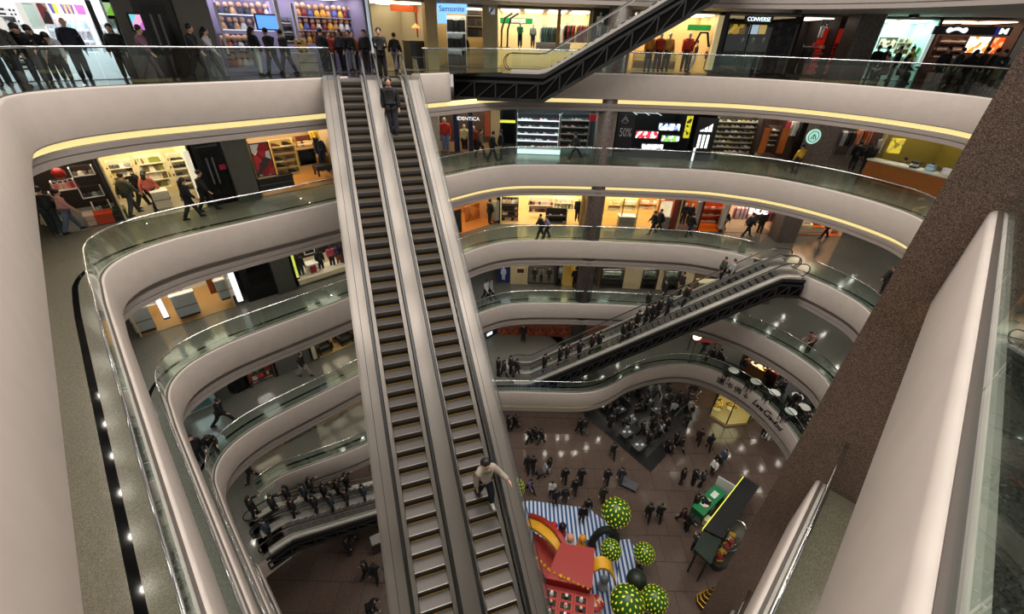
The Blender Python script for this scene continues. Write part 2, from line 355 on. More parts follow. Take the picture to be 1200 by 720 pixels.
# middle pair, from the third gallery down to the lowest
MU=Vector((-.9975,.07)).normalized(); MO=Vector((16.0,23.68,-10)); MS=14.6
c,_=escalator('near lane of the crowded dark sided escalator pair crossing the middle of the atrium','middle escalator pair',MO,MU,MS,.685,.345,.22,.98,.1,.1,yellow=False,slat=False,deck=((0,.1),(1.12,1.3)))
d_,_=escalator('far lane of the dark sided escalator pair crossing the middle of the atrium','middle escalator pair',MO,MU,MS,.685,.345,-.98,-.22,.1,.1,slat=False,deck=((-1.3,-1.12),(-.1,0)))
truss_side(c,MS,.685,1.28,1,1.25,24); truss_side(d_,MS,.685,-1.28,-1,1.25,6)
slope=lambda y0,y1:None
m=MB()
for x0,x1 in ((-1.3,0),(0,MS),(MS,MS+1.3)):
    f=lambda s:-.685*min(max(s,0),MS)
    m.hexa([(x0,-1.3,f(x0)-1.28),(x0,1.3,f(x0)-1.28),(x0,1.3,f(x0)-1.2),(x0,-1.3,f(x0)-1.2)],[(x1,-1.3,f(x1)-1.28),(x1,1.3,f(x1)-1.28),(x1,1.3,f(x1)-1.2),(x1,-1.3,f(x1)-1.2)])
m.obj('underside',TRUSSD,c)
# upper escalator leaving the top gallery
TU=Vector((-.9976,.07)).normalized(); TS=8.6; TO=Vector((1.35,26.0,0))-Vector((TU.x,TU.y,-.577))*TS
TO.z=5.0
e_,_=escalator('dark lattice sided escalator climbing out of the top gallery','upper escalator pair',TO,TU,TS,.58,.345,-.38,.38,.1,.1,slat=False,deck=((.5,.62),(-.62,-.5)),flat=(1.3,2.2))
truss_side(e_,TS,.58,.6,1,1.35,13,(1.3,4.8)); truss_side(e_,TS,.58,-.6,-1,1.35,6,(1.3,4.8))
# low pair, from the lowest gallery to the ground floor
LU=Vector((.70,.714)).normalized(); LO=Vector((-11.6,12.6,-20)); LS=8.3
f_,_=escalator('far lane of the dark escalator pair going down to the ground floor at lower left','low escalator pair',LO,LU,LS,.6,.345,.22,.98,.1,.1,slat=False,deck=((0,.1),(1.12,1.3)))
g_,_=escalator('near lane of the dark escalator pair going down to the ground floor at lower left','low escalator pair',LO,LU,LS,.6,.345,-.98,-.22,.1,.1,slat=False,deck=((-1.3,-1.12),(-.1,0)))
truss_side(g_,LS,.6,-1.28,-1,1.0,10); truss_side(f_,LS,.6,1.28,1,1.0,4)
# ------------------------------------------------------------ ground floor of staggered stone tiles
gf=struct(MB().prism([(-30,-12),(40,-12),(40,45),(-30,45)],-25.3,-25.02).obj('floor',mat('2a211c',.8,key='grout')))
k=0; fill=MB(); TW,TD=1.36,1.62; tme=MB().box(.012,.012,-.02,TW-.012,TD-.012,0).mesh('floor_tile',TILE)
for j in range(-3,24):
    for i in range(-16,22):
        x=i*TW+(j%2)*TW*.5+.25; y=4+j*TD
        seen = (-13<x<-5 and 9.5<y<19) or (0<x<19 and 8.5<y<26 and x-y<3 and x+y<46)
        if seen and k<299: link('floor_tile',tme,gf,(x,y,-25)); k+=1
        else: fill.box(x+.012,y+.012,-25.02,x+TW-.012,y+TD-.012,-25)
o=fill.obj('floor_tile_field',TILE,gf); o['kind']='stuff'

lp=[(-11.78,10.45),(-10.95,11.5),(-12.15,13.25),(-13.2,15.0),(-14.5,14.6),(-24,22),(-22,2),(-14.0,11.6)]
struct(MB().prism(lp,-21.25,-20.02).obj('trim_3',PLASTER),'pale slab edge under the landing of the low escalators'); struct(MB().prism(lp,-20.015,-19.995).obj('floor',FLOOR),'landing floor at the top of the low escalators')
# ------------------------------------------------------------ people
def skin_mesh(name, V, Rr, E, mats, sub=1):
    me=bpy.data.meshes.new(name); me.from_pydata(V,E,[]); o=bpy.data.objects.new(name,me); col.objects.link(o)
    o.modifiers.new('s','SKIN'); 
    for i,r in enumerate(Rr): me.skin_vertices[0].data[i].radius=(r,r); me.skin_vertices[0].data[i].use_root=(i==0)
    s=o.modifiers.new('u','SUBSURF'); s.levels=sub; s.render_levels=sub
    dg=bpy.context.evaluated_depsgraph_get(); r=bpy.data.meshes.new_from_object(o.evaluated_get(dg)); r.name=name
    bpy.data.objects.remove(o); bpy.data.meshes.remove(me); r.materials.clear()
    for m in mats: r.materials.append(m)
    r.polygons.foreach_set('use_smooth',[True]*len(r.polygons)); return r
SKINM=mat('c79b80',.5,key='skin'); HAIRM=mat('120e0c',.5,key='hair'); EYEM=mat('1a1210',.3,key='eye')
def rotp(p, piv, a):     # lean forward (towards +x) about y
    x=p[0]-piv[0]; z=p[2]-piv[2]; return (piv[0]+x*math.cos(a)+z*math.sin(a), p[1], piv[2]-x*math.sin(a)+z*math.cos(a))
def make_pose(name, lean=0, arms=((8,12),(8,12)), legs=((3,3),(-3,3)), spread=.24, headdown=8, out=0):
    piv=(0,0,.93); ln=R(lean)
    leg=[]
    for sgn,(th,kn) in zip((1,-1),legs):
        t=R(th); k=R(kn); hip=(0,.085*sgn,.92); knee=(hip[0]+.43*math.sin(t),.095*sgn,hip[2]-.43*math.cos(t)); ank=(knee[0]+.42*math.sin(t-k),.1*sgn,knee[2]-.42*math.cos(t-k))
        leg.append((hip,knee,ank))
    low=min(l[2][2] for l in leg)-.07
    up=lambda p:(p[0],p[1],p[2]-low)
    tr=lambda p: up(rotp(p,piv,ln))
    pelvis=up(piv); chest=tr((.0,0,1.2)); nb=tr((-.01,0,1.42)); neck=tr((.01,0,1.49))
    hd=lambda x,y,z: tr(rotp((x,y,z),(.01,0,1.5),R(headdown)))
    A=[]
    for sgn,(sw,bd) in zip((1,-1),arms):
        s=R(sw); e=R(sw+bd); sh=(0,.175*sgn,1.37); ox=out*(sgn>0); el=(.28*math.sin(s),(spread+ox)*sgn,1.37-.28*math.cos(s)+ox*.3); wr=(el[0]+.24*math.sin(e),el[1]-.03*sgn*(bd>40)+ox*1.2,el[2]-.24*math.cos(e)); ha=(wr[0]+.08*math.sin(e),wr[1],wr[2]-.08*math.cos(e))
        A.append(tuple(tr(p) for p in (sh,el,wr,ha)))
    V=[pelvis,chest,nb,neck,hd(.035,0,1.555),hd(.03,0,1.62),hd(.02,0,1.67)]; Rr=[.1,.115,.07,.052,.06,.07,.05]; E=[(0,1),(1,2),(2,3),(3,4),(4,5),(5,6)]
    for a in A:
        b=len(V); V+=list(a); Rr+=[.055,.042,.03,.032]; E+=[(2,b),(b,b+1),(b+1,b+2),(b+2,b+3)]
        w_,h=Vector(a[2]),Vector(a[3]); d=(h-w_).normalized(); sd=Vector((d.z,0,-d.x))
        for q,(o_,ln_) in enumerate(((-.024,.07),(-.008,.082),(.008,.085),(.022,.066))):
            b2=len(V); V+=[tuple(h+sd*o_+d*.03),tuple(h+sd*o_*1.25+d*ln_+Vector((.008,0,0)))]; Rr+=[.009,.007]; E+=[(b+3,b2),(b2,b2+1)]
        b2=len(V); V+=[tuple(w_.lerp(h,.5)+sd*.035),tuple(h+sd*.055+d*.02)]; Rr+=[.011,.008]; E+=[(b+2,b2),(b2,b2+1)]
    for l in leg:
        b=len(V); V+=[up(p) for p in l]+[(up(l[2])[0]+.1,l[2][1],max(.03,up(l[2])[2]-.045))]; Rr+=[.082,.055,.04,.035]; E+=[(0,b),(b,b+1),(b+1,b+2),(b+2,b+3)]
    body=skin_mesh('person_'+name,V,Rr,E,[SKINM,EYEM])
    import bmesh
    bm=bmesh.new(); bm.from_mesh(body)
    def dot(p,r,mi):
        g=bmesh.ops.create_icosphere(bm,subdivisions=1,radius=r,matrix=Matrix.Translation(p))
        for f in {f for v in g['verts'] for f in v.link_faces}: f.material_index=mi
    g=bmesh.ops.create_uvsphere(bm,u_segments=12,v_segments=8,radius=1.,matrix=Matrix.Translation(hd(.025,0,1.605))@Matrix.Rotation(R(lean+headdown),4,'Y')@Matrix.Diagonal((.098,.078,.122,1)))
    for f in {f for v in g['verts'] for f in v.link_faces}: f.smooth=True
    for s in (1,-1): dot(hd(.112,.03*s,1.615),.012,1); dot(hd(.025,.082*s,1.605),.02,0)
    dot(hd(.124,0,1.585),.016,0); dot(hd(.106,0,1.548),.013,1); bm.to_mesh(body); bm.free()
    # coat
    hem=tr((.0,0,.86)) if lean<60 else pelvis
    V=[chest,tr((0,0,1.02)),tr((0,0,.8)) if lean<60 else hem,nb]; Rr=[.185,.17,.19,.135]; E=[(0,1),(1,2),(0,3),(3,4)]
    V.append(tr((0,0,1.475))); Rr.append(.075)
    for a in A: b=len(V); V+=list(a[:3]); Rr+=[.105,.08,.065]; E+=[(3,b),(b,b+1),(b+1,b+2)]
    coat=skin_mesh('coat_'+name,V,Rr,E,[BLACK])
    V=[pelvis]; Rr=[.15]; E=[]
    for l in leg: b=len(V); V+=[up(p) for p in l]; Rr+=[.125,.095,.075]; E+=[(0,b),(b,b+1),(b+1,b+2)]
    trou=skin_mesh('trousers_'+name,V,Rr,E,[BLACK])
    def hairm(long):
        m=MB(); c=hd(-.012,0,1.66); m.ball(c,.108,12,8)
        if long:
            p=[hd(-.055,0,1.64),hd(-.085,0,1.55),tr((-.1,0,1.42)),tr((-.1,0,1.27))]; m.tube(p,[.085,.09,.085,.05],8)
        return m.mesh('hair',HAIRM,True)
    sh=[]
    for l in leg:
        p=up(l[2]); x,y,z=p[0],p[1],max(0.0,p[2]-.075); m=MB()
        m.add([(x-.07,y-.04,z),(x+.19,y-.035,z),(x+.19,y+.035,z),(x-.07,y+.04,z),(x-.06,y-.035,z+.1),(x+.06,y-.035,z+.1),(x+.06,y+.035,z+.1),(x-.06,y+.035,z+.1),(x+.17,y-.03,z+.045),(x+.17,y+.03,z+.045)],
              [(0,3,2,1),(4,5,6,7),(0,1,8,5,4),(3,7,6,9,2),(1,2,9,8),(5,8,9,6),(0,4,7,3)]); sh.append(m.mesh('shoe',BLACK))
    return dict(body=body,coat=coat,trou=trou,hair=(hairm(0),hairm(1)),shoe=sh)
POSES=dict(stand=make_pose('stand'), walk=make_pose('walk',4,((-22,10),(24,20)),((22,6),(-16,14))), stride=make_pose('stride',10,((-30,14),(32,30)),((34,10),(-26,16))),
  lean=make_pose('lean',32,((38,62),(38,62)),((4,4),(-6,0)),headdown=16), phone=make_pose('phone',4,((25,95),(6,14)),headdown=24), guard=make_pose('guard',0,((22,85),(22,85)),((2,0),(-2,0)),.2),
  sit=make_pose('sit',4,((30,50),(30,50)),((86,86),(84,84))), ride=make_pose('ride',3,((48,30),(4,10)),((18,20),(-6,4))), descend=make_pose('descend',8,((30,40),(4,14)),((26,30),(-10,20)),out=.1),
  bend=make_pose('bend',48,((60,20),(60,20)),((8,6),(-10,6))))
def setm(o,m): o.material_slots[0].link='OBJECT'; o.material_slots[0].material=m
def person(loc, pose, deg, coat, trou, label, group=None, h=1.7, hair='120e0c', long=False, skin=None, shoe=None, kids=True, cat='person', name='person'):
    P=POSES[pose]; s=h/1.7
    t=tag(link(name,P['body'],None,loc,R(deg),(s,s,s)),label,cat,group)
    if skin: setm(t,mat(skin,.5))
    if not kids: return t
    c=link('coat',P['coat'],t); setm(c,mat(coat,.75)); c=link('trousers',P['trou'],t); setm(c,mat(trou,.75))
    if hair: c=link('hair',P['hair'][1 if long else 0],t); setm(c,mat(hair,.5))
    for m in P['shoe']:
        c=link('shoe',m,t)
        if shoe: setm(c,mat(shoe,.5))
    return t
def on_slope(px,py,O,u,sl,S):
    d=ray(px,py); a=d.z+sl*(d.x*u.x+d.y*u.y); b=O.z-EYE+sl*(O.x*u.x+O.y*u.y); t=b/a
    return Vector((d.x*t,d.y*t,EYE+d.z*t))
B0,B1,B2='0b0b0d','14151a','1f1d1f'
PEOPLE=[ # px,py,z,pose,heading,h,coat,trousers,hair long?,label
(10,106,0,'lean',-45,1.72,B0,B1,0,'leftmost person leaning on the top railing, all in black'),
(30,102,0,'stand',100,1.7,'3a3a36','22262e',0,'person in a dull grey green jacket seen from behind beside the leftmost railing leaner'),
(52,100,0,'lean',-50,1.7,B0,'3a4048',1,'woman in black with a red scarf bent over the top railing'),
(66,98,0,'lean',-55,1.66,B1,B0,1,'dark haired person in black just left of the navy jacket man at the railing'),
(82,97,0,'bend',-55,1.6,'b9b9bc','2c2f36',1,'person in a pale grey jacket bent low between railing and bright cosmetics shop'),
(104,96,0,'stand',120,1.78,'141a2a','15171c',0,'balding man in a navy jacket facing the bright cosmetics shop'),
(152,94,0,'stand',-60,1.62,B0,B0,1,'woman with long black hair behind the railing at the white post'),
(182,95,0,'walk',20,1.66,'6b4a58','3c3338',0,'woman in a mauve coat walking past the small lit screen'),
(238,93,0,'walk',20,1.74,B1,B0,0,'man in dark clothes passing in front of the black lift doors'),
(254,92,0,'walk',25,1.66,'a9a9ae','1b1c20',1,'woman in a light grey jacket with a handbag near the black lift doors'),
(307,89,0,'stand',60,1.68,B0,'b7b9b4',1,'woman in black with a pale skirt facing the lilac toy shelves'),
(324,88,0,'walk',160,1.7,B0,B0,0,'taller of two black coats passing the glowing blue screen'),
(340,87,0,'walk',170,1.66,B1,'3a3d45',0,'shorter black coat walking ahead past the glowing blue screen'),
(383,84,0,'stand',80,1.72,B0,B0,0,'person in black standing left of the escalator top, facing the toy shop'),
(404,84,0,'stand',-110,1.7,'15161b',B0,1,'person in black with a grey shoulder bag by the toy shop entrance'),
(414,84,0,'stand',-80,1.66,'1b1d22','7d7f86',0,'person in black and grey beside the toy shop entrance, right of the grey bag carrier'),
(432,84,0,'stand',-90,1.7,B0,'2a2224',0,'man in black with a brown bag behind the top of the tall escalators'),
(450,93,0,'guard',-75,1.76,B0,B0,0,'guard in a black uniform standing on the landing at the top of the tall escalators'),
(465,84,0,'walk',80,1.66,B0,'6d6a70',0,'woman in black top and grey trousers walking away right of the guard'),
(545,77,0,'stand',80,1.66,B0,B0,1,'woman in a black coat browsing outside the luggage shop'),
(579,77,0,'walk',190,1.74,B1,'2a2b33',0,'man in dark clothes leaving the luggage shop'),
(812,84,0,'walk',160,1.74,B0,'7d90a6',0,'man in a black jacket and pale jeans by the green banded shop window'),
(1092,101,0,'stand',200,1.7,B0,B0,0,'dark figure at the left end of the queue under the black shop sign'),
(1108,102,0,'stand',170,1.68,'22282a',B0,0,'queuing person in grey green under the black shop sign'),
(1122,103,0,'walk',10,1.66,B1,B0,1,'dark coated person under the white emblem of the black shop sign'),
(1135,103,0,'stand',120,1.72,'2a2020',B0,0,'person in brown before the glowing orange menu'),
(1146,105,0,'stand',120,1.7,B0,B0,0,'person in black before the glowing orange menu'),
(1155,107,0,'phone',200,1.66,'26302e','1b1b20',0,'person in dark green at the right end of the queue by the granite pier'),
(1030,97,0,'sit',180,1.7,B1,B0,0,'left of two people sitting by the railing in front of the mint cafe'),
(1050,98,0,'sit',0,1.7,B0,B0,1,'right of two people sitting by the railing in front of the mint cafe'),
(88,272,-5,'walk',60,1.62,'c08d84','5a6478',0,'woman in a pink jacket carrying a yellow bag past the brown shelves'),
(73,275,-5,'stand',120,1.74,B0,'1b2a2a',0,'man in black beside the woman in the pink jacket'),
(160,252,-5,'walk',80,1.72,'33362f','33373f',0,'man in an olive grey jacket stepping toward the cream goods shop'),
(170,243,-5,'walk',70,1.72,B0,B0,0,'person in black between the olive jacket and the coral top'),
(185,246,-5,'walk',100,1.64,'b55a50','141418',1,'woman in a coral top at the cream goods shop'),
(196,234,-5,'stand',200,1.6,'9a8a48','2a2a2c',0,'person in a mustard jacket bending in the cream goods shop'),
(228,256,-5,'walk',40,1.66,B0,'15171d',1,'woman in black walking left of the white post by the lift'),
(246,247,-5,'walk',20,1.72,B0,B0,0,'man in black walking in front of the black lift of the second gallery'),
(563,184,-5,'walk',-20,1.72,'6b6250','2a2a30',0,'man with a pale satchel walking past the navy panelled shop'),
(577,189,-5,'walk',10,1.76,B0,B0,0,'left of two men in black under the yellow arrow board'),
(587,187,-5,'stand',200,1.72,B0,'24262c',0,'right of two men in black under the yellow arrow board'),
(674,186,-5,'stride',-170,1.7,'2c3236','2a2b30',0,'person striding left past the long shoe wall beside the granite column'),
(930,203,-5,'stand',100,1.64,'c89a28','2a241c',0,'person in an orange and yellow jacket below the round green sign'),
(996,200,-5,'stand',60,1.7,B0,B0,0,'left of two people in black queuing at the wood fronted coffee counter'),
(1010,202,-5,'stand',60,1.72,B0,B0,1,'right of two people in black queuing at the wood fronted coffee counter'),
(1050,212,-5,'sit',180,1.66,'a3a3a0',B0,0,'person in a pale top sitting against the wood fronted counter'),
(1080,221,-5,'sit',170,1.7,'2a2b2e',B0,0,'person in charcoal sitting in the middle of the counter seats'),
(1093,229,-5,'sit',10,1.68,B0,'b9b4ac',1,'person in black and white sitting nearest the granite pier on the second gallery'),
(633,279,-10,'walk',200,1.72,B0,B0,0,'man in black walking beside a woman in lilac on the third gallery'),
(640,279,-10,'walk',200,1.6,'77708a','1d1d24',1,'woman in a lilac top walking beside a man in black'),
(764,274,-10,'walk',190,1.7,B0,B0,0,'left of a pair in black passing the yellow lit shop counters'),
(771,272,-10,'walk',195,1.72,B1,B0,0,'right of a pair in black passing the yellow lit shop counters'),
(806,277,-10,'walk',20,1.7,B0,'1a2028',0,'person in black walking by the dark mannequin window on the third gallery'),
(846,271,-10,'walk',200,1.7,B0,B1,0,'person in black at the right edge of the orange framed shop'),
(874,277,-10,'walk',0,1.74,'141c30',B0,0,'man in navy in front of the white lettered pink clothes shop'),
(889,273,-10,'stand',90,1.72,'261418',B0,0,'person in dark maroon in front of the white lettered pink clothes shop'),
(965,279,-10,'walk',180,1.72,B0,B0,0,'person in black walking by the cake display window'),
(574,262,-10,'stand',45,1.78,B0,B0,0,'tall dark figure at the doorway of the orange floored shop'),
(1032,345,-10,'stand',180,1.7,B0,B0,0,'person in black half hidden by the granite pier on the third gallery'),
(570,351,-15,'walk',-30,1.7,'c9c9c6',B0,0,'person in white at the left end of the fourth gallery by the escalator'),
(575,350,-15,'walk',-20,1.7,'8a8d92',B0,0,'person in grey stepping off by the side of the tall escalators'),
(673,337,-15,'stand',90,1.74,B0,B0,0,'person in black standing in a yellow doorway left of the granite column'),
(706,326,-15,'stand',250,1.72,B0,B0,0,'person in black just right of the granite column on the fourth gallery'),
(946,412,-15,'lean',195,1.72,'8d6a64',B0,0,'man in a pinkish shirt leaning on the railing of the bright grey floor'),
(613,401,-20,'stand',-90,1.76,B0,B0,0,'man in a black suit standing alone on the lowest gallery'),
(584,440,-20,'stand',0,1.7,B0,B0,0,'leftmost person waiting at the foot of the middle escalators'),
(590,442,-20,'walk',-20,1.66,B1,B0,1,'person in black reaching the foot of the middle escalators'),
(598,438,-20,'stand',30,1.72,'1d2022',B0,0,'tallest person at the foot of the middle escalators'),
(605,441,-20,'walk',10,1.68,B0,'2a2c30',0,'person at the comb plate of the middle escalators'),
(823,413,-20,'walk',200,1.7,B0,B0,0,'person in black with a white cap walking near the glowing round clock'),
(833,423,-20,'sit',180,1.7,B0,B0,0,'left of two dark figures seated near the glowing round clock'),
(840,425,-20,'sit',0,1.7,B1,B0,0,'right of two dark figures seated near the glowing round clock'),
(358,441,-15,'walk',-10,1.72,B0,'8f8a84',0,'man in black top and pale trousers walking on the fourth gallery at left'),
(263,497,-15,'stride',20,1.76,B0,B0,0,'man in black taking a long stride on the fourth gallery'),
(254,533,-15,'lean',-50,1.72,B0,B0,0,'person in black leaning at the curved corner railing of the fourth gallery'),
(238,541,-15,'stand',-40,1.7,B0,B1,0,'person in black behind the corner leaner on the fourth gallery'),
(297,563,-20,'walk',220,1.7,B0,B0,0,'person in black walking on the lowest gallery at left'),
# ground, lower left
(378,628,-25,'walk',60,1.7,B0,B0,0,'person in black stepping away from the low escalators on the ground floor'),
(410,650,-25,'stand',30,1.72,B0,B1,0,'single person in black standing left of the tall escalators on the tiles'),
(431,676,-25,'walk',200,1.7,B0,B0,0,'left of the three people huddled beside the tall escalators at lower left'),
(441,680,-25,'walk',100,1.68,B1,B0,1,'middle of the three people huddled beside the tall escalators at lower left'),
(457,680,-25,'stand',90,1.7,'2c3a48',B0,0,'person in slate blue beside the tall escalators at lower left'),
(434,722,-25,'bend',20,1.7,B0,B0,0,'person in black at the bottom edge left of the tall escalators'),
(412,636,-25,'walk',20,1.66,B0,'303036',0,'person at the far edge of the tiles below the low escalators'),
# ground, centre
(596,505,-25,'stand',0,1.72,B0,B0,0,'left of the dark pair under the lowest gallery by the escalator edge'),
(603,503,-25,'walk',10,1.7,B1,B0,0,'right of the dark pair under the lowest gallery by the escalator edge'),
(620,519,-25,'walk',200,1.68,B0,B0,0,'person with a dark bag in the far trio on the tiles'),
(626,517,-25,'walk',200,1.66,'1a1416',B0,1,'long haired person in the far trio on the tiles'),
(634,520,-25,'walk',190,1.7,B0,'2a2f33',0,'rightmost person of the far trio on the tiles'),
(678,508,-25,'walk',120,1.7,B0,B0,0,'left of two people at the black border tip under the gallery'),
(684,509,-25,'walk',120,1.7,B1,'54585a',0,'right of two people at the black border tip under the gallery'),
(717,537,-25,'walk',90,1.7,B0,B0,0,'person in black walking along the black floor border'),
(618,553,-25,'walk',80,1.7,'120f12',B0,1,'left person of the close couple walking beside the glass screen'),
(624,553,-25,'walk',80,1.72,B0,B1,0,'right person of the close couple walking beside the glass screen'),
(643,554,-25,'stand',200,1.66,B0,'c8c8c8',1,'woman in black and white beside a pushchair'),
(661,566,-25,'walk',260,1.72,B0,B0,0,'person in black walking in the middle of the tiles, right of the pushchair'),
(680,566,-25,'walk',250,1.72,'171a20',B0,0,'taller of the couple walking toward the striped carpet'),
(673,579,-25,'walk',250,1.66,B0,'1e1e22',0,'shorter of the couple walking toward the striped carpet'),
(710,567,-25,'walk',250,1.68,'1c1216',B0,0,'person in dark plum walking left of the luggage puller'),
(726,566,-25,'walk',240,1.74,'232c38','2b333d',0,'man in slate blue pulling a flat trolley'),
(705,588,-25,'walk',250,1.7,'2c2a22',B0,0,'person in dark olive walking above the large spotted ball'),
(620,577,-25,'stride',-40,1.66,'5a4a72',B0,0,'person in purple hurrying behind the side screen of the escalator'),
(646,582,-25,'stand',-90,1.6,'b9b9b4',B0,0,'person in pale grey at the far edge of the striped carpet'),
(650,592,-25,'stand',-60,1.7,B0,B0,0,'person in black at the far edge of the striped carpet'),
(661,590,-25,'phone',-100,1.7,B1,'2a2a30',0,'person holding up a phone at the far edge of the striped carpet'),
(681,612,-25,'stand',-90,1.75,B0,B0,0,'tall person in black standing on the striped carpet'),
(687,603,-25,'stand',-90,1.66,B0,'b4b8c0',1,'long haired person with pale trousers standing on the striped carpet'),
(758,609,-25,'walk',70,1.7,B0,B0,0,'left of two people walking right of the large spotted ball'),
(771,609,-25,'walk',70,1.68,B1,B0,0,'right of two people walking right of the large spotted ball'),
(795,528,-25,'stride',-60,1.72,B0,B0,0,'person in black striding past the right corner of the black floor border'),
(817,520,-25,'walk',60,1.68,'2a1418',B0,0,'person in dark red near the glowing shop window on the ground floor'),
(829,527,-25,'walk',70,1.7,B0,B0,1,'person with white shoes below the glowing shop window on the ground floor'),
(797,567,-25,'stand',-20,1.72,B0,'2a1c1e',0,'leftmost of the cluster standing above the green counter'),
(811,568,-25,'stand',20,1.66,B1,B0,0,'second from left of the cluster standing above the green counter'),
(820,570,-25,'stand',160,1.72,'20252a',B0,0,'tall one in the middle of the cluster above the green counter'),
(833,557,-25,'stand',200,1.68,'d0d0cc','22262c',0,'person in white in the cluster above the green counter'),
(838,550,-25,'stand',210,1.66,B0,B0,0,'person in black beside the white top in the cluster above the green counter'),
(844,545,-25,'stand',200,1.7,'31455c','2c3a50',0,'person in denim blue at the top end of the cluster'),
(893,512,-25,'stand',220,1.7,'4a1a1c',B0,0,'person in dark red standing under the lettered balcony'),
(899,516,-25,'stand',180,1.68,B0,'c9c9cc',1,'person in black and white standing under the lettered balcony'),
(812,597,-25,'stand',-30,1.7,B0,B0,0,'person serving at the lower end of the green counter'),
(826,601,-25,'bend',150,1.7,B0,'2a2a2a',0,'person bending behind the green counter'),
(797,612,-25,'walk',-60,1.66,'3a1a24',B0,0,'person in maroon standing left of the black roofed kiosk'),
(803,622,-25,'stand',30,1.68,B1,B0,1,'person in black left of the black roofed kiosk'),
(812,646,-25,'phone',60,1.7,'24242a',B0,0,'person at the lower corner of the black roofed kiosk'),
]
for px,py,z,ps,hd_,h,ct,tr_,lg,lb in PEOPLE:
    person(at(px,py,z),ps,hd_,ct,tr_,lb,h=h,long=bool(lg),hair=(None if 'balding' in lb else '120e0c'))
def sp(px,py,kind): return on_slope(px,py,*kind)
KM=(MAIN_O,MAIN_U,SL,17); KD=(MO,MU,.685,MS); KL=(LO,LU,.6,LS)
person(sp(462,160,KM),'stand',-72,B0,'34343a','man in a black coat riding down near the top of the tall escalators',h=1.95)
person(sp(568,588,KM)+Vector((0,0,.03)),'descend',-60,'9a9184','161826','woman in a beige top walking down the right lane of the tall escalators',h=1.85,long=True,shoe='c9c4be')
RM=[(637,436,B0,'first rider at the bottom of the middle escalators'),(655,427,B1,'second rider up the middle escalators, head bare'),(663,425,'2a1c1c','rider in brown low on the middle escalators'),(677,421,B0,'rider in black behind the brown one on the middle escalators'),(692,414,'201418','plum coated rider low on the middle escalators'),(700,412,B0,'rider next to the plum coat on the middle escalators'),
 (728,402,B0,'left of the pair in the lower half of the middle escalators'),(735,398,'1a1d18','right of the pair in the lower half of the middle escalators'),(744,388,B0,'first rider of the central cluster on the middle escalators'),(755,381,'221a1a','second rider of the central cluster on the middle escalators'),(762,379,B1,'third rider of the central cluster on the middle escalators'),(769,374,B0,'fourth rider of the central cluster on the middle escalators'),(780,371,'1c2226','fifth rider of the central cluster, in slate grey'),(800,360,B0,'topmost rider of the central cluster on the middle escalators')]
for x,y,c_,l in RM: person(sp(x,y,KD),'ride',0,c_,B0,l,h=1.68)
for x,y,c_,l in [(757,366,B0,'far lane rider in black left of the cluster'),(776,353,B0,'far lane rider in the middle of the cluster'),(796,345,B1,'far lane rider at the right of the cluster'),(843,329,'3a3a34','rider in an olive coat standing near the top of the middle escalators'),(853,332,'8d8f90','rider in pale grey standing near the top of the middle escalators')]: person(sp(x,y,KD),'stand',180,c_,B0,l,h=1.68)
LR=[(300,606),(318,632),(324,603),(341,592),(347,607),(360,589),(367,582),(372,602),(383,588),(391,600),(398,583),(408,594),(408,575),(428,588)]
for i,(x,y) in enumerate(LR): person(sp(x,y,KL),('ride','stand')[i%2],226 if i%2 else 46,(B0,B1,'1c1a1a','22303c')[(i*7)%4 if i!=5 else 3],B0,('first second third fourth fifth sixth seventh eighth ninth tenth eleventh twelfth thirteenth fourteenth'.split()[i])+' dark rider from the rounded newels on the low escalators','riders on the low escalators',h=1.66,long=i%3==0)
rnd=random.Random(5); n=0
while n<52:
    x=rnd.uniform(700,812); y=rnd.uniform(452,535)
    if y>548-(790-x)*.0 or y<466-(x-700)*.16 or y> 500+(x-700)*.52 or (x-770)*1.0>(535-y)*.75+12: continue
    person(at(x,y,-25),rnd.choice(['stand','stand','phone','sit','walk']),rnd.uniform(0,360),rnd.choice([B0,B0,B0,B1,B2,'2a2d33','3a3032','8d9094']),rnd.choice([B0,B1,'2a2c34']),'dark clothed visitor in the dense crowd inside the black bordered floor','crowd inside the black bordered floor',h=rnd.uniform(1.6,1.78),long=rnd.random()<.4); n+=1
# ------------------------------------------------------------ shop fronts: frames, rooms, furniture, goods
class Frame:
    def __init__(s,O,T): s.O=Vector(O); s.T=Vector(T).normalized(); s.N=Vector((-s.T.y,s.T.x)); s.rz=math.atan2(s.T.y,s.T.x)
    def hit(s,px,py,d):
        v=ray(px,py); o=s.O+s.N*d; t=(o.x*s.N.x+o.y*s.N.y)/(v.x*s.N.x+v.y*s.N.y); p=v*t
        return (Vector((p.x,p.y))-s.O).dot(s.T), p.z+EYE
    def rect(s,d,x0,y0,x1,y1):
        xm=(x0+x1)/2; ym=(y0+y1)/2; a=s.hit(x0,ym,d)[0]; b=s.hit(x1,ym,d)[0]; return a,b,s.hit(xm,y1,d)[1],s.hit(xm,y0,d)[1]
    def w(s,a,d,z): p=s.O+s.T*a+s.N*d; return Vector((p.x,p.y,z))
WL=Frame((-1.6,29.7),(1,1)); WF=Frame((0,29.7),(1,-.02)); WR=Frame((21.5,29.3),(1,-.35))
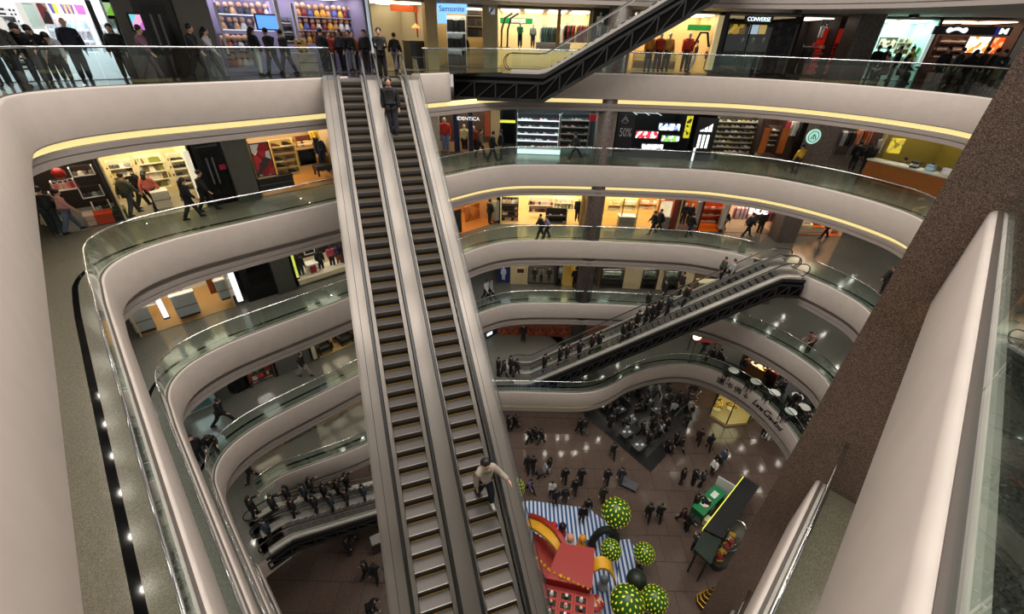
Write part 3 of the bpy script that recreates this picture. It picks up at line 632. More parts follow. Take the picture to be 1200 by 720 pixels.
def pattern(colors,scale=6,emit=0,rough=.5):
    k=('pat',tuple(colors),scale,emit)
    if k in MC: return MC[k]
    m=bpy.data.materials.new('m_print'); m.use_nodes=True; nt=m.node_tree; b=nt.nodes['Principled BSDF']; b.inputs['Roughness'].default_value=rough
    tc=nt.nodes.new('ShaderNodeTexCoord'); v=nt.nodes.new('ShaderNodeTexVoronoi'); v.inputs['Scale'].default_value=scale
    sp=nt.nodes.new('ShaderNodeSeparateColor'); r=nt.nodes.new('ShaderNodeValToRGB'); r.color_ramp.interpolation='CONSTANT'
    n=len(colors); e=r.color_ramp.elements
    for i,c in enumerate(colors):
        q=e[i] if i<2 else e.new(i/n); q.position=i/n; q.color=c3(c)+(1,)
    nt.links.new(tc.outputs['Object'],v.inputs['Vector']); nt.links.new(v.outputs['Color'],sp.inputs[0]); nt.links.new(sp.outputs[0],r.inputs[0]); nt.links.new(r.outputs[0],b.inputs['Base Color'])
    if emit: nt.links.new(r.outputs[0],b.inputs['Emission Color']); b.inputs['Emission Strength'].default_value=emit
    MC[k]=m; return m
_rooms=0
def room(F,z,x0,x1,ym,wall='b9a888',floor='6b5f52',light=(1,.86,.62),e=2.,depth=3.2,h=3.0):
    a=F.hit(x0,ym,0)[0]; b=F.hit(x1,ym,0)[0]; o=F.w(a,0,z); W=b-a
    r=link('shop_room',None,None,o,F.rz); r['kind']='structure'
    MB().box(0,depth,0,W,depth+.1,h).obj('back_wall',mat(wall,.7),r); MB().box(-.06,.02,0,0,depth,h).obj('side_wall',mat(wall,.7),r); MB().box(W,.02,0,W+.06,depth,h).obj('side_wall',mat(wall,.7),r)
    MB().box(0,.02,.003,W,depth,.02).obj('shop_floor',mat(floor,.35),r)
    m=MB(); nx=max(1,int(W/1.3))
    for i in range(nx):
        for j in range(2): m.box(W*(i+.12)/nx,.3+j*depth*.5,h-.06,W*(i+.88)/nx,.3+j*depth*.5+depth*.36,h-.03)
    m.obj('light_panel',mat(light,.5,emit=e*1.6),r); MB().box(0,.02,h,W,depth,h+.08).obj('shop_ceiling',mat('8d857c',.7),r)
    return a,b
def wallbit(F,z,x0,x1,ym,colr,h=3.16,d=0,name='wall_between',rough=.35):
    a=F.hit(x0,ym,d)[0]; b=F.hit(x1,ym,d)[0]; o=MB().box(0,0,0,b-a,.3,h).obj('wall_far' if F is WF else 'wall_left',mat(colr,rough,noise=.06,nscale=3),None,False,F.w(a,d,z),F.rz); return struct(o)
def base(F,d,q,name,label,cat,group=None):
    a,b,z0,z1=q; return thing(name,label,cat,F.w(a,d,z0),F.rz,group), b-a, z1-z0
def textmesh(s,m,bold=0.):
    cu=bpy.data.curves.new('t','FONT'); cu.body=s; cu.extrude=.02; cu.offset=bold; o=bpy.data.objects.new('t',cu); col.objects.link(o)
    dg=bpy.context.evaluated_depsgraph_get(); me=bpy.data.meshes.new_from_object(o.evaluated_get(dg)); bpy.data.objects.remove(o); bpy.data.curves.remove(cu)
    xs=[v.co.x for v in me.vertices]; ys=[v.co.y for v in me.vertices]; x0,x1,y0,y1=min(xs),max(xs),min(ys),max(ys)
    for v in me.vertices: c=v.co.copy(); v.co=((c.x-x0)/(x1-x0), -c.z, (c.y-y0)/(y1-y0))
    me.materials.clear(); me.materials.append(m); return me
def sign(F,d,px,text,label,tm,pm_=None,pad=.12,bold=0.):
    """lettering fitted to a pixel rectangle, with an optional board behind"""
    q=F.rect(d,*px); t,W,Hh=base(F,d,q,'shop_sign',label,'sign')
    link('lettering',textmesh(text,tm,bold),t,(0,-.03,0),0,(W,1,Hh))
    if pm_: MB().box(-W*pad,0,-Hh*pad*2,W*(1+pad),.08,Hh*(1+pad*2)).obj('board',pm_,t)
    return t
def panel(F,d,px,m,name,label,cat,frame=None,th=.05,group=None):
    t,W,Hh=base(F,d,F.rect(d,*px),name,label,cat,group); MB().box(0,0,0,W,th,Hh).obj('panel',m,t)
    if frame:
        f=.05
        for b in ((-f,-.02,-f,0,th,Hh+f),(W,-.02,-f,W+f,th,Hh+f),(0,-.02,-f,W,th,0),(0,-.02,Hh,W,th,Hh+f)): MB().box(*b).obj('frame',frame,t)
    return t
GM={}
def goods(kind,c,c2='e8e4dc'):
    k=(kind,c,c2)
    if k in GM: return GM[k]
    m=MB(); ms=[mat(c,.5),mat(c2,.5)]
    if kind=='shoe':
        m.box(-.14,-.05,0,.15,.05,.025,1); m.add([(-.14,-.045,.025),(.14,-.045,.025),(.14,.045,.025),(-.14,.045,.025),(-.13,-.035,.12),(-.02,-.03,.11),(-.02,.03,.11),(-.13,.035,.12),(.11,-.035,.05),(.11,.035,.05)],[(4,5,6,7),(5,8,9,6),(0,1,8,5,4),(2,3,7,6,9),(1,2,9,8),(3,0,4,7)],0)
    elif kind=='handbag':
        m.hexa([(-.17,-.07,0),(.17,-.07,0),(.17,.07,0),(-.17,.07,0)],[(-.12,-.04,.22),(.12,-.04,.22),(.12,.04,.22),(-.12,.04,.22)]); m.tube([(-.08,0,.22),(-.06,0,.32),(.06,0,.32),(.08,0,.22)],.012,5,1)
    elif kind=='box': m.box(-.13,-.09,0,.13,.09,.2); m.box(-.131,-.092,.06,.131,.0,.13,1)
    elif kind=='bottle': m.lathe([(.045,0),(.05,.02),(.05,.14),(.02,.18),(.02,.22)],8); m.lathe([(.024,.22),(.024,.25)],8,mi=1)
    elif kind=='clothes_stack':
        for i in range(3): m.box(-.15,-.1,i*.05,.15,.1,i*.05+.045,i%2)
    elif kind=='doll': m.lathe([(.09,0),(.1,.06),(.06,.17),(.03,.19)],8); m.ball((0,0,.26),.08,8,5,1)
    elif kind=='hat': m.lathe([(.15,0),(.14,.02),(.09,.025),(.085,.1),(.04,.13)],10)
    elif kind=='suitcase':
        m.box(-.21,-.12,.04,.21,.12,.62); m.box(-.17,-.13,.1,.17,-.12,.56,0); m.tube([(-.08,0,.62),(-.08,0,.7),(.08,0,.7),(.08,0,.62)],.012,5,1); 
        for x in (-.17,.17): m.lathe([(.03,0),(.03,.04)],6,x,0,1)
    elif kind=='garment':
        m.hexa([(-.2,-.04,-.95),(.2,-.04,-.95),(.2,.04,-.95),(-.2,.04,-.95)],[(-.21,-.05,-.12),(.21,-.05,-.12),(.21,.05,-.12),(-.21,.05,-.12)]); m.hexa([(-.21,-.05,-.12),(.21,-.05,-.12),(.21,.05,-.12),(-.21,.05,-.12)],[(-.05,-.02,-.05),(.05,-.02,-.05),(.05,.02,-.05),(-.05,.02,-.05)]); m.tube([(0,0,-.05),(0,0,0)],.008,4,1)
        for s in (-1,1): m.tube([(s*.2,0,-.16),(s*.26,0,-.4),(s*.25,0,-.62)],[.055,.05,.04],6)
    elif kind=='book': m.box(-.02,-.09,0,.02,.09,.24); m.box(-.015,-.091,.01,.015,.085,.235,1)
    me=m.mesh(kind,ms,kind in('bottle','doll','hat')); GM[k]=me; return me
NAMES=dict(shoe='shoe',handbag='handbag',box='gift_box',bottle='bottle',clothes_stack='folded_clothes',doll='doll',hat='hat',suitcase='suitcase',garment='hanging_garment',book='boxed_set')
RN=random.Random(3)
ORDN='first second third fourth fifth sixth seventh eighth ninth tenth eleventh twelfth thirteenth fourteenth fifteenth sixteenth'.split()
def shelves(F,d,px,rows,cols,kind,colors,label,glabel,unit='e6e0d4',back=None,depth=.34,scale=1.,c2='e8e4dc',lit=None,name='shelf_unit',jit=.1,skip=0.):
    t,W,Hh=base(F,d,F.rect(d,*px),name,label,'shelves'); um=mat(unit,.5)
    MB().box(0,depth,0,W,depth+.04,Hh).obj('back_panel',mat(back or unit,.6),t)
    for x in (0,W): MB().box(x-.02,0,0,x+.02,depth,Hh).obj('side_panel',um,t)
    for r in range(rows):
        z=Hh*r/rows; MB().box(.02,0,z,W-.02,depth,z+.035).obj('shelf',mat((.85,.95,1),.5,emit=lit) if lit else um,t)
        for c in range(cols):
            if RN.random()<skip: continue
            x=W*(c+.5)/cols+RN.uniform(-jit,jit)*.2; me=goods(kind,RN.choice(colors),c2); k=scale*RN.uniform(.9,1.1)
            lab=f"{glabel}, {('bottom' if r==0 else 'top' if r==rows-1 else ORDN[r])} shelf, {ORDN[c]} along" if rows>1 else f'{glabel}, {ORDN[c]} along'
            g=link(NAMES[kind],me,None,F.w(F.rect(d,*px)[0]+x,d+depth*.5,F.rect(d,*px)[2]+z+.036),F.rz+RN.uniform(-.3,.3),(k,k,k)); tag(g,lab,NAMES[kind].split('_')[-1],'goods: '+label[:50])
    return t
def rack(F,d,px,n,colors,label,glabel):
    q=F.rect(d,*px); t,W,Hh=base(F,d,q,'clothes_rail',label,'rail'); MB().tube([(0,0,Hh),(W,0,Hh)],.015,6).obj('rail',CHROME,t)
    for x in (0.02,W-.02): MB().tube([(x,0,0),(x,0,Hh)],.015,6).obj('post',CHROME,t); MB().box(x-.02,-.22,0,x+.02,.22,.03).obj('foot',CHROME,t)
    for i in range(n):
        g=link('hanging_garment',goods('garment',RN.choice(colors),'777777'),None,F.w(q[0]+W*(i+.5)/n,d,q[3]-.02),F.rz+R(RN.uniform(50,80)),(1,1,min(1.,Hh/1.1))); tag(g,f'{glabel}, {ORDN[i]} along','garment','garments: '+label[:50])
    return t
def counter(F,d,px,label,body='b9b4aa',top='e2ded6',depth=.7,lit=None,feet=False):
    t,W,Hh=base(F,d,F.rect(d,*px),'counter',label,'counter'); z=.12 if feet else 0
    MB().box(0,0,z,W,depth,Hh-.05).obj('body',mat((.75,1,.92),.4,emit=lit) if lit else mat(body,.4),t); MB().box(-.03,-.04,Hh-.05,W+.03,depth+.03,Hh).obj('worktop',mat(top,.25),t)
    MB().box(.0,-.012,Hh*.45,W,-.002,Hh*.5).obj('trim_strip',mat('6d6a66',.4),t); MB().box(.04,.05,0,W-.04,depth-.05,z+.01).obj('plinth',DARK,t); return t
def dress(F,d,px,py0,py1,coat,trou,label,pose='stand',face=None,hair=None,skin='ddd6cc'):
    s,z0=F.hit(px,py1,d); z1=F.hit(px,py0,d)[1]
    return person(F.w(s,d,z0),pose,math.degrees(F.rz)-90+(face or 0),coat,trou,label,h=max(1.2,z1-z0),hair=hair,skin=skin,cat='mannequin',name='mannequin',shoe='222222')
def posts(F,d,px,colr,label,emit=0,w=.12):
    x0,y0,x1,y1=px; a,z1=F.hit(x0,y0,d); b,z0=F.hit(x1,y1,d); s=(a+b)/2
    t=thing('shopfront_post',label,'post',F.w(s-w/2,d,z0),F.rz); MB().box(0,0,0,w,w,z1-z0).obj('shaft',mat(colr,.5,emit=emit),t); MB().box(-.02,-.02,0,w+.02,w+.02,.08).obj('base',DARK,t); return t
def window(F,d,px,label,frame='1a1a1c',panes=2,glass=True):
    t,W,Hh=base(F,d,F.rect(d,*px),'shop_window',label,'window'); fm=mat(frame,.4)
    for i in range(panes+1): MB().box(W*i/panes-.03,0,0,W*i/panes+.03,.07,Hh).obj('mullion',fm,t)
    for z in (0,Hh-.07): MB().box(.03,0,z,W-.03,.07,z+.07).obj('rail',fm,t)
    if glass:
        for i in range(panes): MB().box(W*i/panes+.03,.03,.07,W*(i+1)/panes-.03,.042,Hh-.07).obj('pane',GLASS,t)
    return t
W_='f0ede6'
# outer walls that close the building behind the shops
for F,a,b,nm in ((WL,-24,0.2,'wall_left'),(WF,-2,22.5,'wall_far'),(WR,0,16,'wall_right')):
    struct(MB().box(a,5.2,-25,b,5.5,8).obj(nm,mat('57524c',.7),None,False,(F.O.x,F.O.y,0),F.rz))
# ---- top gallery, left
room(WL,0,-30,140,60,'e9eef2','b9bcc0',(.95,.98,1),3.0)
shelves(WL,1.4,(-4,6,30,84),6,6,'box',['1a1a1e','2a2a30','d8d8dc','111114'],'white wall shelf of black cases at the far left of the cosmetics shop','black or white case on the far left white wall shelf',unit='f2f2f2',scale=.9)
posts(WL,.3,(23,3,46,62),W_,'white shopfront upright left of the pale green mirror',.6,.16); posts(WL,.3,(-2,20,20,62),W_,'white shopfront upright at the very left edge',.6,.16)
panel(WL,1.2,(29,4,44,32),mat('c9ddd0',.15),'mirror','tall pale green mirror in the cosmetics shop','mirror',mat(W_,.5))
panel(WL,1.2,(47,4,58,28),pattern(['4a1c1e','7a3030','2a2a30','a7a09a'],5),'photo_panel','dark red photo panel beside the pale green mirror','poster',mat(W_,.5))
bp,W,Hh=base(WL,1.2,WL.rect(1.2,58,3,103,18),'light_box_poster','bright poster of striped purple and yellow balloons above the cosmetics shelves','poster')
MB().box(0,0,0,W,.06,Hh).obj('backing',mat((.96,.95,.93),.5,emit=.9),bp)
for i,(c_,x0,x1) in enumerate((('5a54a8',.03,.1),('d6d24a',.1,.2),('7d55a5',.33,.38),('e6d36a',.38,.43),('8a5aa8',.43,.5),('e8d878',.5,.55),('7d55a5',.55,.6),('c070b8',.68,.9))): 
    MB().hexa([(W*x0,-.02,Hh*(.1+.05*(i%3))),(W*x1,-.02,Hh*.1),(W*x1,0,Hh*.1),(W*x0,0,Hh*.1)],[(W*(x0-.03),-.02,Hh*.9),(W*(x1+.02),-.02,Hh*.85),(W*(x1+.02),0,Hh*.85),(W*(x0-.03),0,Hh*.9)]).obj('stripe',mat(c_,.5,emit=.5),bp)
panel(WL,1.2,(117,3,137,18),pattern(['8ccf4a','f4f4ee','f4f4ee','b7dfa0','e8eef0'],4,.6),'light_box_poster','bright poster with green print above the right cosmetics shelves','poster')
shelves(WL,1.5,(60,22,108,62),3,16,'bottle',['cfe0ea','e6c9d2','f4f4f4','9fc4d8'],'long white shelves of small bottles under the balloon poster','small pale bottle under the balloon poster',unit='ffffff',c2='c9a0a8',lit=.5)
shelves(WL,1.5,(116,22,141,62),3,9,'bottle',['bcd6e4','f0f0f0','a9c4cf','d8b9c0'],'white shelves of small bottles under the green print poster','small pale bottle under the green print poster',unit='ffffff',lit=.5)
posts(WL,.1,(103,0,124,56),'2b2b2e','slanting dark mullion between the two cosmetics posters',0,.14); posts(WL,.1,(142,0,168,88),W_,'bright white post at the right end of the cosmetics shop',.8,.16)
wallbit(WL,0,146,168,45,'5d5b56'); panel(WL,-.06,(154,17,167,35),pattern(['b06ac0','6fc7d8','e6a0c8','8fb0e0'],3,.9),'screen','small lit pink and blue screen on the grey wall','screen',DARK)
def lift(px0,px1,ym,z,label,bars=True):
    a=WL.hit(px0,ym,0)[0]; b=WL.hit(px1,ym,0)[0]; t=thing('lift_entrance',label,'lift',WL.w(a,.02,z),WL.rz); W=b-a
    MB().box(0,.1,0,W,.2,3.15).obj('surround',mat('141416',.25),t)
    for i in range(2): MB().box(W*(.2+.3*i)+.01,.05,0,W*(.5+.3*i)-.01,.1,2.3).obj('door',mat('1d1d20',.2,.3),t)
    MB().box(W*.1,.06,2.42,W*.9,.1,2.5).obj('header_strip',mat('3a3a3c',.3),t)
    if bars:
        for i in (0,1): MB().box(W*(.34+.2*i),.03,.9,W*(.4+.2*i),.05,2.0).obj('light_bar',mat('6d6d70',.3),t)
    return t
lift(168,216,45,0,'black lift doors with two grey light bars on the top gallery'); wallbit(WL,0,214,251,40,'6a675f'); posts(WL,-.02,(251,3,269,66),'d9dad6','thin pale upright between the grey wall and the toy shop',0,.07)
room(WL,0,254,430,42,'8d86a0','5f5a58',(.95,.9,1),2.2)
SKT=['c9a27c','3b3b46','7a3f38','d8d6d0','b7552e','5a5f7c']
shelves(WL,1.3,(256,0,318,36),2,8,'doll',SKT,'lilac lit toy shelves left of the glowing blue screen','small doll on the lilac toy shelves',unit='cdbfe6',back='7f7896',scale=1.3,c2='e0b494',lit=.35)
shelves(WL,1.1,(262,40,296,80),2,5,'doll',SKT,'low toy display in front of the lilac shelves','doll on the low toy display left',unit='9a8f98',back='4a4650',scale=1.7,c2='e0b494')
panel(WL,.9,(301,18,325,34),mat((.08,.25,.9),.4,emit=1.2),'screen','glowing blue screen in the toy shop','screen',DARK)
posts(WL,.1,(322,0,334,52),'d6d6d8','white upright right of the glowing blue screen',0,.14); posts(WL,.1,(343,4,350,52),'c6c6c8','second white upright of the toy shop',0,.1)
shelves(WL,1.0,(328,20,344,52),3,4,'box',['35333c','4a4450','222228'],'narrow shelf of dark boxes between two white uprights','dark box on the narrow toy shop shelf',unit='8a8894',scale=.9)
shelves(WL,1.3,(350,6,424,52),3,11,'doll',['c98d5a','d8d2c8','9c4a34','5560a0','e0a83a','7a2e2a'],'long shelves of colourful dolls right of the second white upright','colourful doll on the long shelves',unit='b9b2c4',back='8d8698',scale=1.5,c2='d9a988')
counter(WL,.6,(350,62,372,84),'low cream display plinth left of the escalator top','b9b0a0','d9d4c8')
for i,(x,c_) in enumerate(((360,'b8863a'),(392,'a03a2a'),(418,'d07a2a'))): dress(WL,.9,x,38,86,c_,'3a3038',('small dressed figure in ochre at the toy shop front','small dressed figure in red at the toy shop front','small dressed figure in orange at the toy shop front')[i],skin='e0b494',hair='2a1a12')
posts(WL,-.1,(432,0,437,76),'cfe0e8','bluish white glass edge upright at the toy shop corner',.3,.1)
room(WL,0,438,510,40,'b7ad92','8a7f6a',(1,.88,.62),1.6)
panel(WL,1.5,(458,6,500,14),mat('b5501e',.4,emit=.25),'ceiling_band','orange red band glowing inside the cream entrance','decoration')
panel(WL,1.6,(488,10,500,44),mat('8a3216',.4,emit=.1),'hanging_drape','dark orange drape at the right of the cream entrance','drape')
lt=thing('pendant_lamp','small red orange pendant lamp in the cream entrance','lamp',WL.w(WL.hit(487,30,.8)[0],.8,1.9)); MB().lathe([(.22,0),(.2,.06),(.06,.16),(.02,.2)],12).obj('shade',mat((1,.2,.05),.4,emit=2.),lt,True); MB().tube([(0,0,.2),(0,0,1.15)],.01,5).obj('cord',BLACK,lt)
counter(WL,.6,(482,48,503,84),'dark grey cabinet in the cream entrance','3a3c3c','55585a'); wallbit(WL,0,500,513,40,'a8946a')
# ---- top gallery, far side
room(WF,0,513,566,45,'b9a070','6b5a44',(1,.88,.6),2.2)
sg,W,Hh=base(WF,-.1,WF.rect(-.1,512,4,547,16),'shop_sign','light blue illuminated shop sign with dark blue lettering','sign'); LB=mat((.22,.5,.95),.4,emit=1.1)
MB().box(0,0,0,W,.12,Hh).obj('board',LB,sg); MB().box(0,.0,-Hh*1.0,W*.3,.12,-.005).obj('board_return',LB,sg); link('lettering',textmesh('Samsonite',mat('14307a',.5)),sg,(W*.08,-.03,Hh*.22),0,(W*.84,1,Hh*.55))
shelves(WF,1.2,(524,18,546,78),3,3,'suitcase',['17181c','222228','2d2a2c'],'white lit bays of black suitcases below the blue sign','black suitcase in the white bays',unit='f0eee8',scale=.95,c2='555555',lit=.3)
shelves(WF,1.4,(547,6,565,44),3,4,'suitcase',['3a2c22','2a221e','4a3a2c'],'brown wall grid of small cases right of the blue sign','dark brown case on the wall grid',unit='9a8a70',scale=.6,c2='555555')
wallbit(WF,0,566,583,45,'b5a884'); panel(WF,-.05,(573,9,580,17),pattern(['e6e2d8','3a4a8a','8a8f9a'],6,.2),'wall_sign','small white square sign on the cream pillar','sign')
room(WF,0,583,694,45,'e6d3a2','8a765a',(1,.9,.7),3.2)
panel(WF,1.2,(586,21,624,28),mat('17824a',.4,emit=.3),'banner','green banner on the cream shop wall','banner'); panel(WF,1.15,(599,22,616,27),mat('eef2ee',.4),'banner_label','white label in the middle of the green banner','sign')
dress(WF,.5,609,27,56,'3f9a72','1d2a30','mannequin in a green jacket with hands on hips','guard'); dress(WF,.7,624,31,56,'a9b4b4','4a5560','mannequin in a pale top right of the green jacket'); 
for i,x in enumerate((594,601)):
    s,z0=WF.hit(x,56,.8); t=thing('cane_arch',('left','right')[i]+'most of two dark curved display arches beside the green mannequin','arch',WF.w(s,.8,z0),WF.rz); MB().tube([(-.35,0,0),(-.33,0,.9),(-.15,0,1.5),(.3,0,1.75)],.06,7).obj('bow',mat('3a2418',.5),t); MB().box(-.5,-.15,0,-.2,.15,.04).obj('foot',DARK,t)
rack(WF,1.2,(632,30,660,58),9,['2a2a30','3d5a5e','d8d2c8','6a5a4a'],'clothes rail of grey and black garments in the warm lit shop','dark garment on the first warm shop rail'); rack(WF,1.4,(662,28,692,60),10,['9a2a20','b5482a','2a2a30','c9a070','7a1c1c'],'clothes rail of red and rust garments in the warm lit shop','red or rust garment on the second warm shop rail')
counter(WF,.5,(628,50,668,60),'long white display table with two white stands','d8cfc0','f4efe6')
posts(WF,.2,(655,11,654,56),'b08a4a','wooden shopfront post between two clothes rails',0,.2); posts(WF,.1,(692,12,690,60),'c9a45a','tan post at the end of the warm lit shop',0,.18)
wallbit(WF,0,694,714,30,'1d3a30',h=3.16); dress(WF,-.1,701,32,44,'e6e6e2','e6e6e2','tiny white figure before the dark green wall')
room(WF,0,740,836,50,'e2c184','8a765a',(1,.9,.7),3.0)
for i,(x,c_) in enumerate(((757,'c98a3a'),(768,'b03a2a'),(778,'d8a050'),(800,'c23a2c'))): dress(WF,.5,x,38,84,c_,'4a3028',('mannequin in ochre under the climbing escalator','mannequin in red and tan under the climbing escalator','mannequin in pale orange under the climbing escalator','mannequin in a bright red jacket by the green band')[i])
shelves(WF,1.5,(742,60,792,84),2,12,'clothes_stack',['c9b03a','8a9a3a','d8c070','b0602a'],'low shelves of yellow and green folded clothes under the climbing escalator','yellow or green folded stack on the low shelves',unit='cbb27a')
panel(WF,1.0,(806,29,837,36),mat('1d7a34',.4,emit=.3),'banner','second green banner, right of the climbing escalator','banner'); dress(WF,.6,826,55,84,'8a2430','5a2028','mannequin in dark red below the second green banner')
t=thing('cane_arch','dark curved arch behind the man in pale jeans','arch',WF.w(WF.hit(815,84,.5)[0],.5,.02),WF.rz); MB().tube([(-.5,0,0),(-.45,0,1.4),(-.2,0,2.1),(.2,0,2.1),(.45,0,1.4)],.07,7).obj('bow',mat('2a1a14',.5),t); MB().box(-.6,-.2,0,-.35,.2,.05).obj('foot',DARK,t)
posts(WF,-.1,(843,18,834,84),'e0cf9a','cream lit pillar left of the black shop',.25,.3)
wallbit(WF,0,842,848,50,'0d0d0f'); room(WF,0,848,930,50,'141416','17171a',(1,.8,.5),.12)
sign(WF,-.06,(876,20,903,25),'CONVERSE','white capital lettering on the black shop front',mat((.8,.95,1),.4,emit=1.1),mat('0b0b0c',.4))
MB_=window(WF,0,(848,27,900,86),'black framed shop window with two orange lit panes',panes=2)
panel(WF,.5,(855,27,874,40),pattern(['d09020','6a4a1a','e0b030','2a2018'],3,.5),'lit_panel','orange lit panel behind the left black framed pane','panel'); panel(WF,.5,(879,28,889,40),mat((.6,.65,.85),.5,emit=.6),'lit_panel','pale blue lit panel behind the right black framed pane','panel'); panel(WF,.5,(890,29,898,40),mat((.85,.5,.15),.5,emit=.5),'lit_panel','narrow orange lit panel beside the pale blue one','panel')
panel(WF,.02,(899,26,926,86),pattern(['101014','24242c','3a3a44','17171c'],5),'poster','dark grey printed wall panel right of the black framed window','poster')
for i,x in enumerate((860,872,884)): dress(WF,.7,x,44,84,('2a2a2c','5a5046','302c30')[i],'1c1c20',('left','middle','right')[i]+' of three dim mannequins in the black framed window')
posts(WF,-.05,(931,28,922,88),'5a5650','grey metal post right of the black shop',0,.16)
room(WF,0,932,975,55,'221a18','2a2220',(1,.85,.7),1.6)
t=panel(WF,.9,(953,33,981,88),mat('b5261a',.5,emit=.25),'display_wall','bright red display wall of the shirt shop','panel')
shelves(WF,.6,(950,50,976,88),5,4,'clothes_stack',['d8443a','e8b0a4','f0e2dc','c02a24'],'red shelves of folded shirts against the red wall','folded red or white shirt on the red shelves',unit='c23a30',back='b5261a')
dress(WF,.7,960,35,46,'141414','e6e6e6','small black and white shirt form high on the red wall'); rack(WF,.7,(936,52,951,86),6,['2a2a2a','4a443a','6a6458'],'clothes rail of dark garments left of the red wall','dark garment left of the red wall')
# ---- top gallery, right
room(WR,0,1008,1092,45,'bfe6dc','9aa8a4',(.85,1,.96),3.2)
panel(WR,1.6,(1030,45,1050,56),pattern(['d9d2b0','6a5f4a','efe8d0'],6,.2),'menu_board','framed menu board on the mint green cafe wall','sign',mat('4a4438',.5)); shelves(WR,1.5,(1050,44,1068,64),3,7,'bottle',['c9b48a','8a6a3a','d8d0b0','4a5a34'],'shelves of small bottles on the mint green cafe wall','small bottle on the mint green cafe shelves',unit='d8d8c8')
t=thing('potted_plant','tall green leafy plant in the mint green cafe','plant',WR.w(WR.hit(1064,80,.9)[0],.9,.02)); MB().lathe([(.16,0),(.22,.4)],10).obj('pot',mat('3a3a3a',.5),t)
m=MB()
for i in range(26):
    a=RN.uniform(0,6.28); r=RN.uniform(.1,.4); z=RN.uniform(.6,1.9); m.hexa([(0,0,z-.4),(.02,0,z-.4),(.02,.02,z-.4),(0,.02,z-.4)],[(r*math.cos(a)-.06,r*math.sin(a),z),(r*math.cos(a)+.06,r*math.sin(a),z),(r*math.cos(a)+.05,r*math.sin(a)+.05,z+.04),(r*math.cos(a)-.05,r*math.sin(a)+.05,z+.04)])
m.obj('leaves',mat('3f8a3a',.6),t)
counter(WR,.8,(1014,66,1074,92),'pale serving counter of the mint green cafe','cfd8d2','eef2ee')
for i,x in enumerate((1018,1029,1043,1057)): person(WR.w(WR.hit(x,88,-.5)[0],-.5,0),'stand',90+i*30,['1a1a1e','2a3030','101012','c9b050'][i],B0,['person in black at the left end of the mint cafe counter','person in dark green at the mint cafe counter','third customer along the mint cafe counter, in black','customer in yellow at the mint cafe counter'][i])
posts(WR,-.05,(1094,30,1080,80),'dfeee8','pale glass edge upright right of the mint green cafe',.3,.16)
room(WR,0,1094,1190,50,'4a3430','2e2a28',(1,.75,.5),1.6)
sg,W,Hh=base(WR,-.2,WR.rect(-.2,1094,31,1186,41),'shop_sign','black sign board with a white ribbon emblem and a blue end panel','sign')
MB().box(0,0,0,W,.15,Hh).obj('board',mat('08080a',.4),sg); em=mat((.9,1,1),.4,emit=1.0)
for x in (.2,.4): MB().lathe([(.0,-.01),(Hh*.33,-.01),(Hh*.33,.04)],14).obj('roundel',em,sg,False,(W*x,-.05,Hh*.52)).rotation_euler=(PI/2,0,0)
m=MB(); P=[(W*(.225+.15*i/8),0,Hh*(.5+.22*math.sin(PI*i/8))) for i in range(9)]
for p_,q_ in zip(P,P[1:]): m.hexa([(p_[0],-.05,p_[2]-Hh*.22),(p_[0],0,p_[2]-Hh*.22),(p_[0],0,p_[2]+Hh*.16),(p_[0],-.05,p_[2]+Hh*.16)],[(q_[0],-.05,q_[2]-Hh*.22),(q_[0],0,q_[2]-Hh*.22),(q_[0],0,q_[2]+Hh*.16),(q_[0],-.05,q_[2]+Hh*.16)])
m.obj('ribbon',em,sg); MB().box(W*.8,-.02,0,W*.83,0,Hh).obj('blue_bar',mat('2a2aa0',.4,emit=.4),sg); link('lettering',textmesh('M',em,.03),sg,(W*.85,-.05,Hh*.15),0,(W*.1,1,Hh*.7))
panel(WR,1.2,(1133,43,1158,62),pattern(['ff8a3a','fff0e0','ffd0a0','fff6f0'],4,1.2),'menu_board','glowing orange and white menu board','sign'); panel(WR,1.1,(1162,44,1174,63),pattern(['ff5a20','ffb080','ff7a30'],6,.9),'menu_board','narrow orange menu board right of the larger one','sign')
shelves(WR,1.4,(1098,42,1130,70),3,7,'box',['6a3028','8a5a48','3a2420','a07060'],'brown shelves under the white emblem','brown box on the shelves under the white emblem',unit='4a3430')
MB_=panel(WR,-.1,(1098,74,1185,92),mat('1a1d20',.3),'cafe_barrier','dark cafe barrier under the black sign board','barrier')
# ---- second gallery (z -5), left
z=-5
room(WL,z,35,128,225,'2a1f18','6d6a64',(1,.88,.65),2.4)
for i,(q,c_) in enumerate((((82,196,110,207),['5a4a40','c9b9a0','8a3a2a']),((61,212,89,224),['b03038','d8b0a0','c96a5a']),((94,220,121,232),['3a3a3c','8a8a88','2a2a2e']),((46,227,61,241),['e0d0b0','c9a070','8a5a3a']),((109,237,130,248),['2a3a34','8a9a94','d8d8d4']),((50,252,66,264),['c9b050','e6d8b0','8a7a3a']))):
    shelves(WL,.9,q,1,4,'handbag' if i%2 else 'hat',c_,['upper right white ledge of hats on the brown wall','white ledge of red bags on the brown wall','middle white ledge of grey hats on the brown wall','white ledge of cream bags next to the pale parapet','lower white ledge of green and white hats','lowest white ledge of mustard bags by the pale parapet'][i],['small hat on the upper right ledge','red bag on the second ledge','grey hat on the middle ledge','cream bag on the ledge next to the parapet','hat on the lower ledge','mustard bag on the lowest ledge'][i],unit='efe9df',back='3a2a20')
t=thing('globe_lamp','red globe ornament above the ledge of red bags','lamp',WL.w(WL.hit(71,208,.8)[0],.8,WL.hit(71,208,.8)[1])); MB().ball((0,0,.15),.2).obj('globe',mat('b02a20',.4),t,True); MB().tube([(0,0,.3),(0,0,.9)],.01,4).obj('cord',BLACK,t)
